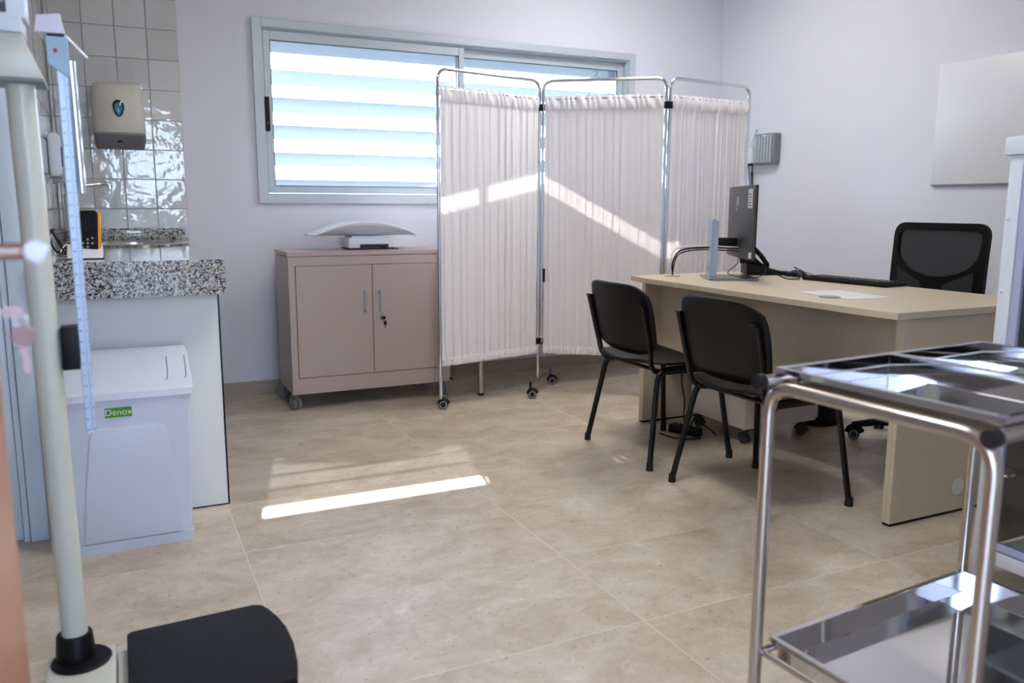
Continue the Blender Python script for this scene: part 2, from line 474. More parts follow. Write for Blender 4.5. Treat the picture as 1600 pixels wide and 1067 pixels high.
b = bm_new(); box(b, 2.030, 3.175, YB + .058, YB + .063, 1.211, 2.015); obj('window_pane', b, GLASS, s2, smooth=False)
b = bm_new(); prism(b, rrect(.812, .838, 1.515, 1.705, .006), YB - .008, YB + .006, 'y', .002)
lk = obj('window_lock', b, BLACK, win, label='black sliding window lock')
b = bm_new(); cyl(b, (.825, YB - .0095, 1.562), (.825, YB - .006, 1.562), .0045); obj('lock_mark', b, RED, lk)
w2 = struct('window_2', frame_bm(.082, .878, 1.152, 2.098, -1.40, -1.34, .045), ALU)
b = bm_new(); box(b, .465, .495, -1.395, -1.345, 1.198, 2.052); obj('mullion', b, ALU, w2)
for x0, x1 in ((.128, .464), (.496, .832)):
    b = bm_new(); box(b, x0, x1, -1.373, -1.368, 1.198, 2.052); obj('window_pane', b, GLASS, w2, smooth=False)
# exterior louvre with fixed blades in the reveal
lv = thing('window_louvre', 'milky white fixed louvre with wide blades outside the window glass', 'louvre', ((WX0 + WX1) / 2, YB + .18, WZ0))
zt = 1.873
for k in range(5):
    z = zt - .156 * k
    ch = .145; t_ = .006
    b = bm_new()
    z_lo = max(z - .070, WZ0 + .004)
    prism(b, [(YB + .11, z), (YB + .116, z + .003), (YB + .248, z_lo + .004), (YB + .244, z_lo)], WX0 + .012, WX1 - .012, 'x')
    obj('blade', b, BLADE, lv, smooth=False)
b = bm_new(); box(b, WX0 + .012, WX1 - .012, YB + .107, YB + .113, 1.965, WZ1 - .002); obj('head_fascia', b, BLADE, lv, smooth=False)
for x in (WX0 + .001, WX1 - .011):
    b = bm_new(); box(b, x, x + .010, YB + .105, YB + .249, WZ0 + .001, WZ1 - .002); obj('side_rail', b, ALU, lv, smooth=False)
# bramble twig seen against the sky at the top right of the window
tw = thing('outdoor_twig', 'thin bare twig outside the top right corner of the window', 'twig', (3.08, YB + .09, 1.9))
b = bm_new(); tube(b, smooth_path([(3.10, YB + .09, 2.05), (3.03, YB + .09, 1.985), (2.985, YB + .088, 1.90), (2.99, YB + .09, 1.80)]), .0022, 6); obj('stem', b, INK, tw)
b = bm_new(); tube(b, smooth_path([(3.03, YB + .09, 1.985), (3.075, YB + .09, 1.965), (3.10, YB + .09, 1.99)]), .0016, 6)
tube(b, smooth_path([(3.045, YB + .09, 2.0), (3.015, YB + .09, 2.012), (3.0, YB + .09, 2.0)]), .0016, 6); obj('side_shoot', b, INK, tw)

# ceiling light panels
LEDM = emit('led_diffuser', (1.0, .985, .96), LAMP)
LPX = [(1.05, 1.9), (2.75, 3.75)]
for i, (x, y) in enumerate(LPX):
    t = thing('ceiling_light', ['square ceiling light panel above the doorway side', 'square ceiling light panel above the folding screen'][i], 'light', (x, y, ZC))
    obj('panel_frame', frame_h := (lambda bb: (box(bb, x - .3, x + .3, y - .3, y - .285, ZC - .014, ZC - .0005), box(bb, x - .3, x + .3, y + .285, y + .3, ZC - .014, ZC - .0005), box(bb, x - .3, x - .285, y - .285, y + .285, ZC - .014, ZC - .0005), box(bb, x + .285, x + .3, y - .285, y + .285, ZC - .014, ZC - .0005), bb)[-1])(bm_new()), WLAC, t, smooth=False)
    b = bm_new(); box(b, x - .284, x + .284, y - .284, y + .284, ZC - .010, ZC - .0005); obj('diffuser', b, LEDM, t, smooth=False)
t = thing('ceiling_light', 'round ceiling light in the corridor behind the doorway', 'light', (.3, -.6, ZC))
b = bm_new(); lathe(b, [(.15, -.03), (.16, -.015), (.16, -.0005)], (.3, -.6, ZC)); obj('diffuser', b, emit('corridor_lamp', (1, .90, .80), 4), t)

# ================================================================= OBJECTS
# ---------------- open wooden door at the left edge, with handle and keys
b = bm_new(); box(b, -.176, -.136, .30, 1.150, .008, 2.04, .002, 1)
dr = struct('door_1', b, WOOD)
b = bm_new(); cyl(b, (-.136, 1.085, 1.048), (-.129, 1.085, 1.048), .026); cyl(b, (-.136, 1.085, .975), (-.130, 1.085, .975), .026)
obj('rose', b, BRUSHED, dr)
b = bm_new(); tube(b, bend([(-.131, 1.085, 1.048), (-.077, 1.085, 1.048), (-.074, .975, 1.053)], .022), .0098, 14)
hd = obj('door_handle', b, BRUSHED, dr, label='round steel lever handle')
b = bm_new(); cyl(b, (-.074, .9745, 1.053), (-.074, .970, 1.0532), .0112, .0105, 20); obj('handle_end', b, mat('satin_cap', (205, 205, 225), .3, .3), hd)
ks = thing('key_set', 'brass key in the wooden door lock with a second key hanging from it', 'keys', (-.13, 1.085, .975))
KEY = mat('brassy_key', (190, 166, 170), .4, .4)
b = bm_new(); box(b, -.1295, -.118, 1.083, 1.087, .977, .983); prism(b, rrect(-.120, -.099, .973, .987, .006), 1.0835, 1.0865, 'y'); obj('inserted_key', b, KEY, ks)
b = bm_new(); tube(b, [(-.103 + .007 * math.cos(a), 1.084, .969 + .007 * math.sin(a)) for a in [2 * PI * k / 20 for k in range(20)]], .0011, 8, closed=True); obj('key_ring', b, CHROME, ks)
b = bm_new(); cyl(b, (-.1025, 1.0825, .951), (-.1015, 1.0858, .951), .0125, seg=24); box(b, -.1045, -.0975, 1.083, 1.0855, .908, .942); box(b, -.1075, -.1045, 1.083, 1.0855, .930, .936); obj('hanging_key', b, KEY, ks)

# ---------------- column scale with height rod
sc_ = thing('column_scale', 'cream column scale with black platform and height rod at the left', 'scale', (.05, 1.95, 0))
PX, PY = -.146, 2.05
b = bm_new(); box(b, -.205, -.062, 1.72, 2.075, .012, .060, .008); obj('column_base', b, SCALEW, sc_)
b = bm_new(); box(b, -.060, .29, 1.72, 2.06, .012, .046, .006); obj('platform_frame', b, SCALEW, sc_)
pl = [(-.040, 1.70), (-.040, 2.066)]
pl = [(-.028, 1.70)] + [(.296, 1.70), (.312, 1.78), (.320, 1.87), (.318, 1.95), (.308, 2.01), (.294, 2.062), (.282, 2.088), (.262, 2.100)] + [(-.028, 2.083), (-.038, 2.073), (-.038, 1.71)]
b = bm_new(); prism(b, pl, .047, .078, 'z', .006, 3)
MATB = mat('speckled_black_mat', (8, 9, 12), .40, spec=.22, bump=1.6, bscale=420)
obj('platform_mat', b, MATB, sc_)
for fx, fy in ((-.03, 1.75), (.26, 1.75), (-.03, 2.03), (.26, 2.03), (-.18, 1.78)):
    b = bm_new(); cyl(b, (fx, fy, 0), (fx, fy, .0125), .016); obj('rubber_foot', b, RUBBER, sc_)
b = bm_new(); lathe(b, [(.062, .0605), (.064, .064), (.060, .068)], (PX + .012, PY - .03, 0)); obj('flange', b, BLACK, sc_)
b = bm_new(); lathe(b, [(.040, .068), (.042, .07), (.038, .118), (.036, .122), (.033, .122)], (PX, PY - .01, 0)); obj('socket', b, BLACK, sc_)
b = bm_new(); ctop = Vector((-.1565, PY - .005, 1.348)); cbot = Vector((-.1445, PY - .01, .10)); ca = lambda z: cbot.lerp(ctop, (z - .10) / 1.248)
tube(b, [ca(.10), ca(.8485), ca(.8489), ca(.8511), ca(.8515), ca(1.348)], [.0275, .0275, .0268, .0268, .0275, .0275], 36); obj('column', b, SCALEW, sc_)
b = bm_new(); box(b, -.178, -.172, PY - .006, PY + .004, .82, 1.0); obj('cable_cover', b, INK, sc_)
# head box (tapered) with display above
b = bm_new()
prism(b, [(-.33, 1.352), (-.110, 1.352), (-.112, 1.362), (-.142, 1.438), (-.30, 1.438)], PY - .07, PY + .06, 'y', .004)
hb = obj('head_housing', b, SCALEW, sc_)
b = bm_new(); box(b, -.33, -.108, PY - .072, PY + .062, 1.345, 1.352, .002, 1); obj('housing_base', b, GREY, hb)
b = bm_new(); prism(b, [(-.30, 1.4385), (-.140, 1.4385), (-.140, 1.468), (-.30, 1.468)], PY - .075, PY + .05, 'y', .004); obj('housing_top', b, WHITE, hb)
b = bm_new(); prism(b, [(-.30, 1.469), (-.132, 1.469), (-.128, 1.60), (-.30, 1.60)], PY - .055, PY + .02, 'y', .006); dp = obj('display_unit', b, WHITE, sc_)
b = bm_new(); box(b, -.285, -.165, PY - .060, PY - .0545, 1.478, 1.58, .002); obj('display_screen', b, SCREEN, dp)
# height rod
b = bm_new(); box(b, -.0875, -.0662, PY - .012, PY + .002, .59, 1.445, .002, 1); rod = obj('height_rod', b, mat('blueish_aluminium', (198, 216, 236), .35, .3), sc_)
b = bm_new()
for k in range(160):
    z = .60 + .005 * k; w = .010 if k % 10 == 0 else (.007 if k % 5 == 0 else .0045)
    if z < 1.37: box(b, -.0755, -.0755 + w, PY - .0126, PY - .0121, z, z + .0009)
tm = obj('tick_marks', b, INK, rod, smooth=False); tm['kind'] = 'stuff'
for k in range(4, 33):
    z = .60 + .025 * (k - 4)
    if z > 1.37: break
    txt(str(60 + int(2.5 * (k - 4))), .0062, INK, rod, 'rod_number', Matrix.Translation((-.0815, PY - .0126, z)) @ Matrix.Rotation(PI / 2, 4, 'X'), .0001)
b = bm_new(); prism(b, [(-.102, 1.392), (-.062, 1.362), (-.062, 1.446), (-.102, 1.446)], PY - .018, PY - .0125, 'y', .001, 1); cl = obj('slider', b, mat('pale_blue_plastic', (160, 190, 214), .35), sc_)
b = bm_new(); cyl(b, (-.086, PY - .0205, 1.417), (-.086, PY - .0175, 1.417), .0045); obj('red_stud', b, RED, cl)
b = bm_new(); tube(b, [(-.0575, PY, 1.125), (-.060, PY, 1.40)], .0085, 14); obj('slide_tube', b, CHROME, sc_)
b = bm_new(); prism(b, [(-.122, 1.452), (-.066, 1.452), (-.072, 1.492), (-.116, 1.486)], PY - .02, PY + .02, 'y', .003)
prism(b, [(-.118, PY + .02), (-.064, PY + .02), (-.030, PY + .29), (-.085, PY + .29)], 1.450, 1.458, 'z', .002, 1)
obj('headpiece', b, mat('lilac_white_plastic', (225, 222, 240), .35), sc_)
b = bm_new(); box(b, -.100, -.068, PY - .016, PY + .006, 1.4455, 1.4505); obj('headpiece_clip', b, RUBBER, sc_)
b = bm_new(); box(b, -.122, -.088, PY - .03, PY + .03, .742, .835, .002); obj('rod_bracket', b, BLACK, sc_)

# ---------------- sink counter: base cabinet, granite top, splashback, sink, tap
cab = thing('sink_cabinet', 'white base cabinet under the granite worktop', 'cabinet', (0, 4.0, 0))
b = bm_new(); box(b, XT + .012, .317, 3.112, YB - .012, .004, .796, .001, 1); obj('body', b, WLAC, cab)
b = bm_new(); box(b, .3172, .3225, 3.110, YB - .012, .002, .797); obj('edge_strip', b, BLACKM, cab)
b = bm_new(); box(b, XT + .012, .317, 3.1105, YB - .012, .0005, .0038); obj('floor_seal', b, BLACKM, cab)
# worktop with a round hole
def ring_slab(x0, x1, y0, y1, z0, z1, cx, cyy, r, n=48):
    b = bm_new()
    out = rrect(x0, x1, y0, y1, .006, 3)
    for z, in ((z0,), (z1,)):
        vo = [b.verts.new((p[0], p[1], z)) for p in out]
        vi = [b.verts.new((cx + r * math.cos(2 * PI * k / n), cyy + r * math.sin(2 * PI * k / n), z)) for k in range(n)]
        eo = [b.edges.new((vo[k], vo[(k + 1) % len(vo)])) for k in range(len(vo))]
        ei = [b.edges.new((vi[k], vi[(k + 1) % n])) for k in range(n)]
        bmesh.ops.triangle_fill(b, edges=eo + ei, use_beauty=True)
        if z == z0: a = (vo, vi)
        else: c = (vo, vi)
    for A, B in zip(a, c):
        for k in range(len(A)): b.faces.new((A[k], A[(k + 1) % len(A)], B[(k + 1) % len(A)], B[k]))
    return b
SX, SY, SR = .085, 4.24, .215
b = ring_slab(XT + .008, .335, 2.985, YB - .012, .798, .918, SX, SY, SR)
wt_ = obj('granite_worktop', b, GRANITE, angle=30); tag(wt_, 'thick speckled grey granite worktop on the white sink cabinet', 'worktop')
b = bm_new(); box(b, XT + .03, .350, YB - .034, YB - .0115, .9185, .977, .002); sp1 = obj('granite_splashback', b, GRANITE); tag(sp1, 'low granite splashback strip along the wall behind the sink', 'splashback')
b = bm_new(); box(b, XT + .0075, XT + .029, 3.05, YB - .013, .9185, .977, .002); sp2 = obj('granite_splashback', b, GRANITE); tag(sp2, 'low granite splashback strip along the tiled left wall', 'splashback')
sk = thing('round_sink', 'round stainless steel sink set in the granite worktop', 'sink', (SX, SY, .918))
b = bm_new()
prof = [(.232, .9185), (.234, .924), (.226, .929), (.208, .929), (.200, .920), (.196, .87), (.17, .80), (.10, .775), (.0, .772)]
pr2 = prof + [(.0, .768), (.104, .771), (.174, .796), (.200, .868), (.205, .917)]
seg = 40; rings = []
for r0, z0 in pr2:
    rings.append([b.verts.new((SX + max(r0, .0005) * math.cos(2 * PI * k / seg), SY + max(r0, .0005) * math.sin(2 * PI * k / seg), z0)) for k in range(seg)])
for i in range(len(rings)):
    A, B = rings[i], rings[(i + 1) % len(rings)]
    for k in range(seg): b.faces.new((A[k], A[(k + 1) % seg], B[(k + 1) % seg], B[k]))
obj('bowl', b, STEEL, sk)
b = bm_new(); lathe(b, [(.028, .7735), (.028, .777), (.018, .777), (.018, .775)], (SX, SY, 0)); obj('drain', b, CHROME, sk)
tp = thing('sink_tap', 'chrome tap with a long curved spout over the round sink', 'tap', (-.20, 4.45, .918))
b = bm_new(); lathe(b, [(.026, .9185), (.026, .926), (.020, .930), (.020, 1.14), (.018, 1.15)], (-.19, 4.55, 0)); obj('tap_body', b, CHROME, tp)
b = bm_new(); tube(b, smooth_path([(-.19, 4.55, 1.15), (-.17, 4.555, 1.185), (-.12, 4.575, 1.192), (-.05, 4.59, 1.200), (-.018, 4.60, 1.202), (-.008, 4.60, 1.196), (-.006, 4.60, 1.178)]), .0095, 12); obj('spout', b, CHROME, tp)
b = bm_new(); tube(b, smooth_path([(-.19, 4.545, 1.155), (-.195, 4.52, 1.19), (-.20, 4.47, 1.205)]), [.012] * 8 + [.009] * 8 + [.006], 10); obj('lever', b, CHROME, tp)

# ---------------- monitor with the yellow rim in its white dock, cables
dv = thing('handheld_device', 'black and yellow handheld meter standing in a white dock on the granite worktop', 'device', (-.09, 3.22, .918))
dcol = mat('dock_plastic', (232, 232, 236), .35)
b = bm_new(); prism(b, [(3.150, .9185), (3.30, .9185), (3.29, .935), (3.235, .965), (3.16, .935)], -.150, -.040, 'x', .004); obj('dock', b, dcol, dv)
b = bm_new(); box(b, -.152, -.038, 3.149, 3.302, .9186, .9215); obj('dock_foot', b, BLACK, dv)
def tilt(bm, ang, c):
    bmesh.ops.rotate(bm, verts=bm.verts, cent=c, matrix=Matrix.Rotation(ang, 3, 'X'))
def yawz(bm, ang, c):
    bmesh.ops.rotate(bm, verts=bm.verts, cent=c, matrix=Matrix.Rotation(ang, 3, 'Z'))
dc = (-.085, 3.20, .94)
def devpiece(name, m, fn, par):
    b = bm_new(); fn(b); tilt(b, R(-16), dc); yawz(b, R(-10), dc); return obj(name, b, m, par)
back = devpiece('orange_shell', ORANGE, lambda b: prism(b, rrect(-.120, -.048, .93, 1.088, .016), 3.203, 3.224, 'y', .003), dv)
devpiece('front_face', BLACK, lambda b: prism(b, rrect(-.118, -.054, .932, 1.086, .015), 3.196, 3.2028, 'y', .002), dv)
devpiece('display', SCREEN, lambda b: box(b, -.110, -.062, 3.1945, 3.1958, 1.005, 1.068), dv)
def keys(b):
    for dx, dz in ((0, 0), (-.015, 0), (.015, 0), (0, .013), (0, -.013), (-.015, -.018), (.015, .018)):
        cyl(b, (-.086 + dx, 3.1957, .970 + dz), (-.086 + dx, 3.1942, .970 + dz), .0045, seg=10)
devpiece('keypad', GREY, keys, dv)
b = bm_new(); tube(b, smooth_path([(-.155, 3.30, .930), (-.19, 3.36, .935), (-.215, 3.42, .985), (-.20, 3.47, 1.01), (-.225, 3.55, 1.0)]), .0035, 8); tube(b, smooth_path([(-.155, 3.31, .928), (-.18, 3.37, .96), (-.20, 3.40, 1.005), (-.18, 3.46, .96), (-.165, 3.52, .932), (-.20, 3.58, .926)]), .003, 8)
cb = obj('charger_cable', b, BLACK); tag(cb, 'tangled black charger cable on the worktop beside the handheld meter', 'cable')
b = bm_new(); tube(b, smooth_path([(-.15, 3.35, .925), (-.18, 3.40, .928), (-.165, 3.47, .955), (-.155, 3.52, .935), (-.21, 3.60, .926)]), .0025, 8)
cb = obj('white_cable', b, PAPER); tag(cb, 'thin white cable lying behind the handheld meter on the worktop', 'cable')

# ---------------- paper towel dispenser, soap dispenser
td = thing('paper_dispenser', 'cream wall mounted paper towel dispenser with a teardrop window', 'dispenser', (.06, YB - .01, 1.46))
b = bm_new()
def disp_pts(w, y1): return [(-w, YB - .0115), (w, YB - .0115)] + [(w * math.cos(a) if abs(math.cos(a)) > 1e-6 else 0, y1 + (YB - .09 - y1) * (1 - math.sin(a) ** .55) if math.sin(a) > 0 else YB - .09) for a in [PI * k / 16 for k in range(17)]]
lv_ = [(1.462, .122, 4.735), (1.475, .125, 4.730), (1.60, .122, 4.732), (1.69, .116, 4.745), (1.708, .108, 4.758), (1.714, .095, 4.775)]
rings = [[b.verts.new((.060 + p[0], p[1], z)) for p in disp_pts(w, y1)] for z, w, y1 in lv_]
for i in range(len(rings) - 1):
    n = len(rings[i])
    for k in range(n): b.faces.new((rings[i][k], rings[i][(k + 1) % n], rings[i + 1][(k + 1) % n], rings[i + 1][k]))
b.faces.new(rings[0][::-1]); b.faces.new(rings[-1])
obj('cover', b, CREAM, td)
b = bm_new()
prism(b, [(4.742, 1.4615), (4.742, 1.452), (4.80, 1.432), (4.925, 1.392), (4.925, 1.4615)], -.060, .180, 'x', .014, 3); up = obj('outlet_plate', b, mat('grey_underside', (130, 130, 134), .5), td)
b = bm_new(); prism(b, [(.046, 4.83), (.060, 4.79), (.074, 4.83)], 1.418, 1.428, 'z'); obj('tear_notch', b, BLACKM, td)
b = bm_new(); prism(b, [(.060 + .026 * math.sin(a) * (1 + .25 * math.cos(a)), 1.580 + .042 * math.cos(a)) for a in [2 * PI * k / 28 for k in range(28)]], 4.7255, 4.733, 'y', .002); tw_ = obj('teardrop_window', b, mat('dark_smoked_plastic', (28, 40, 52), .12), td)
b = bm_new(); prism(b, [(.060 + .017 * math.sin(a) * (1 + .25 * math.cos(a)), 1.578 + .032 * math.cos(a)) for a in [2 * PI * k / 24 for k in range(24)]], 4.7225, 4.7252, 'y', .001); obj('blue_indicator', b, mat('glossy_blue', (60, 130, 170), .08), tw_)
sdp = thing('soap_dispenser', 'white wall mounted soap dispenser with a blue stripe on the tiled left wall', 'dispenser', (XT + .03, 4.5, 1.25))
b = bm_new(); prism(b, rrect(XT + .0075, -.200, 1.228, 1.432, .025), 4.44, 4.56, 'y', .012, 3); obj('housing', b, WHITE, sdp)
b = bm_new(); prism(b, rrect(-.2015, -.196, 1.275, 1.365, .002), 4.455, 4.52, 'y', .001); obj('blue_stripe', b, mat('deep_blue_plastic', (40, 50, 150), .3), sdp)
b = bm_new(); prism(b, [(-.245, 1.227), (-.245, 1.195), (-.215, 1.205), (-.205, 1.227)], 4.465, 4.535, 'y', .003); obj('push_bar', b, GREY, sdp)

# ---------------- white pedal bin with green sticker
bn = thing('waste_bin', 'large white plastic bin with a lid and a green sticker, before the sink cabinet', 'bin', (0, 2.95, 0))
BINB = mat('bin_plastic', (216, 221, 238), .38)
def loft(levels, closed=True):
    b = bm_new(); rg = []
    for z, x0, x1, y0, y1, r in levels: rg.append([b.verts.new((p[0], p[1], z)) for p in rrect(x0, x1, y0, y1, r, 4)])
    for i in range(len(rg) - 1):
        n = len(rg[i])
        for k in range(n): b.faces.new((rg[i][k], rg[i][(k + 1) % n], rg[i + 1][(k + 1) % n], rg[i + 1][k]))
    b.faces.new(rg[0][::-1]); b.faces.new(rg[-1]); return b
b = loft([(.0, -.170, .172, 2.812, 3.072, .012), (.035, -.172, .174, 2.808, 3.074, .012), (.036, -.169, .171, 2.814, 3.072, .012), (.40, -.181, .184, 2.809, 3.080, .012), (.505, -.184, .188, 2.806, 3.082, .012)])
obj('bin_body', b, BINB, bn)
b = bm_new(); prism(b, [(-.150, .040), (.142, .040), (.128, .20), (.108, .385), (.102, .402), (.088, .41), (-.088, .41), (-.104, .402), (-.112, .385), (-.136, .20)], 2.8035, 2.8125, 'y', .003); obj('front_panel', b, BINB, bn)
# lid: sloping front, in profile
b = bm_new(); prism(b, [(2.798, .500), (2.800, .520), (2.970, .606), (3.000, .614), (3.084, .616), (3.086, .500)], -.192, .197, 'x', .006, 3); obj('lid', b, WHITE, bn)
for xx in (.120, .176):
    b = bm_new(); tube(b, smooth_path([(xx, 2.845, .5438), (xx + .006, 2.87, .5565), (xx + .008, 2.955, .5995)]), .0016, 6); obj('lid_groove', b, GREY, bn)
b = bm_new(); box(b, -.065, .012, 2.8035, 2.8070, .443, .474, .0008, 1); stk = obj('green_sticker', b, GREEN, bn, label='green sticker reading Denox')
txt('Denox', .028, PAPER, stk, 'sticker_lettering', Matrix.Translation((-.0265, 2.8033, .4585)) @ Matrix.Rotation(PI / 2, 4, 'X'), .0003)

# ---------------- beige steel cabinet on castors
def castor(parent, x, y, ang, r, w, mw, mf, top, ring=None, gap=True, name='castor'):
    """castor as one part with its wheel as sub-part; wheel axis horizontal at ang"""
    ax = Vector((math.cos(ang), math.sin(ang), 0)); fw = Vector((-ax.y, ax.x, 0))
    c = Vector((x, y, r)) + fw * r * .45
    b = bm_new()
    cyl(b, (x, y, top), (x, y, r * 1.75), r * .28, seg=14)
    pts = []
    for k in range(11):
        a = PI * (k / 10) * .95
        pts.append(c + fw * (-math.cos(a)) * r * 1.10 + Vector((0, 0, math.sin(a) * r * 1.12)))
    tube(b, pts, r * .13, 8, flat=w * .5 / (r * .13))
    o = obj(name, b, mf, parent)
    for s in (-1, 1):
        b = bm_new(); m0 = c + ax * s * w * .14; m1 = c + ax * s * w * .50
        cyl(b, m0, m1, r, seg=24)
        wl = obj('wheel', b, mw, o)
        if ring:
            b = bm_new(); q = m1
            tube(b, [q + (fw * math.cos(a) + Vector((0, 0, math.sin(a)))) * r * .70 for a in [2 * PI * k / 24 for k in range(24)]], r * .11, 6, closed=True)
            o2 = obj('wheel_ring', b, ring, o)
    return o
sc2 = thing('steel_cabinet', 'beige two door steel cabinet on grey castors under the window', 'cabinet', (1.26, 4.62, 0))
CX0, CX1, CY0, CY1 = .810, 1.712, 4.42, 4.80
b = bm_new(); box(b, CX0, CX1, CY0 + .020, CY1, .092, .832, .002, 1); obj('carcass', b, CABP, sc2)
# front frame around the doors
b = bm_new(); box(b, CX0, .843, CY0, CY0 + .0195, .092, .832); box(b, 1.679, CX1, CY0, CY0 + .0195, .092, .832)
box(b, .843, 1.679, CY0, CY0 + .0195, .092, .178); box(b, .843, 1.679, CY0, CY0 + .0195, .786, .832); obj('front_frame', b, CABP, sc2, smooth=False)
b = bm_new(); box(b, CX0 - .003, CX1 + .003, CY0 - .003, CY1 + .001, .8345, .858, .002, 1); obj('top_panel', b, CABP, sc2)
for i, (x0, x1) in enumerate(((.8465, 1.2592), (1.2628, 1.6755))):
    b = bm_new(); box(b, x0, x1, CY0 - .001, CY0 + .016, .1815, .7825, .0015, 1); d = obj('cabinet_door', b, CABP, sc2)
    hx = 1.215 if i == 0 else 1.300
    b = bm_new(); tube(b, bend([(hx, CY0 - .001, .635), (hx, CY0 - .022, .635), (hx, CY0 - .022, .528), (hx, CY0 - .001, .528)], .007, 4), .0052, 10); obj('door_handle', b, mat('satin_handle', (170, 176, 190), .3, .8), d)
    if i:
        b = bm_new(); cyl(b, (1.311, CY0 - .001, .488), (1.311, CY0 - .014, .488), .013); lk_ = obj('lock', b, CHROME, d)
        b = bm_new(); box(b, 1.302, 1.324, CY0 - .034, CY0 - .014, .480, .496, .003); obj('lock_key', b, BLACK, lk_)
        b = bm_new(); box(b, 1.313, 1.329, CY0 - .032, CY0 - .026, .448, .472, .003); box(b, 1.320, 1.323, CY0 - .030, CY0 - .028, .430, .448); obj('spare_key', b, BLACK, lk_)
for x, y, a in ((.835, CY0 + .045, .3), (.835, CY1 - .03, .5), (1.69, CY0 + .045, .2), (1.66, CY1 - .03, 0)):
    castor(sc2, x, y, a, .033, .044, GREY, GREY, .093)

# ---------------- baby scale on the cabinet
bs = thing('baby_scale', 'white baby weighing scale with a curved tray on the beige cabinet', 'scale', (1.27, 4.60, .858))
b = bm_new(); box(b, 1.165, 1.420, 4.535, 4.74, .866, .925, .008, 3); base = obj('scale_base', b, WHITE, bs)
b = bm_new(); box(b, 1.175, 1.430, 4.545, 4.73, .8585, .866); obj('rubber_skid', b, RUBBER, bs)
b = bm_new(); prism(b, rrect(1.228, 1.392, .868, .888, .006), 4.531, 4.537, 'y'); obj('display_strip', b, DARK, base)
b = bm_new(); box(b, 1.19, 1.38, 4.56, 4.72, .925, .9325, .003); obj('tray_mount', b, WHITE, bs)
# tray: trough whose long sides arch down at the ends
def tray(u, v):
    x = 1.262 + (u - .5) * .58
    y = 4.625 + (v - .5) * .27
    e = (u - .5) * 2; w = (v - .5) * 2
    rim = .076 * (1 - abs(e) ** 2.0)
    z = .933 + rim * abs(w) ** 2.2 + .002 * abs(e)
    y += .018 * w * (1 - e * e)
    return Vector((x, y, z))
b = bm_new(); sheet(b, tray, 30, 16); o = obj('weighing_tray', b, WHITE, bs); solid(o, .005, 1)
b = bm_new(); tube(b, smooth_path([(1.350, 4.533, .875), (1.375, 4.515, .864), (1.41, 4.52, .862), (1.45, 4.53, .862)]), .003, 8); obj('power_lead', b, BLACK, bs)

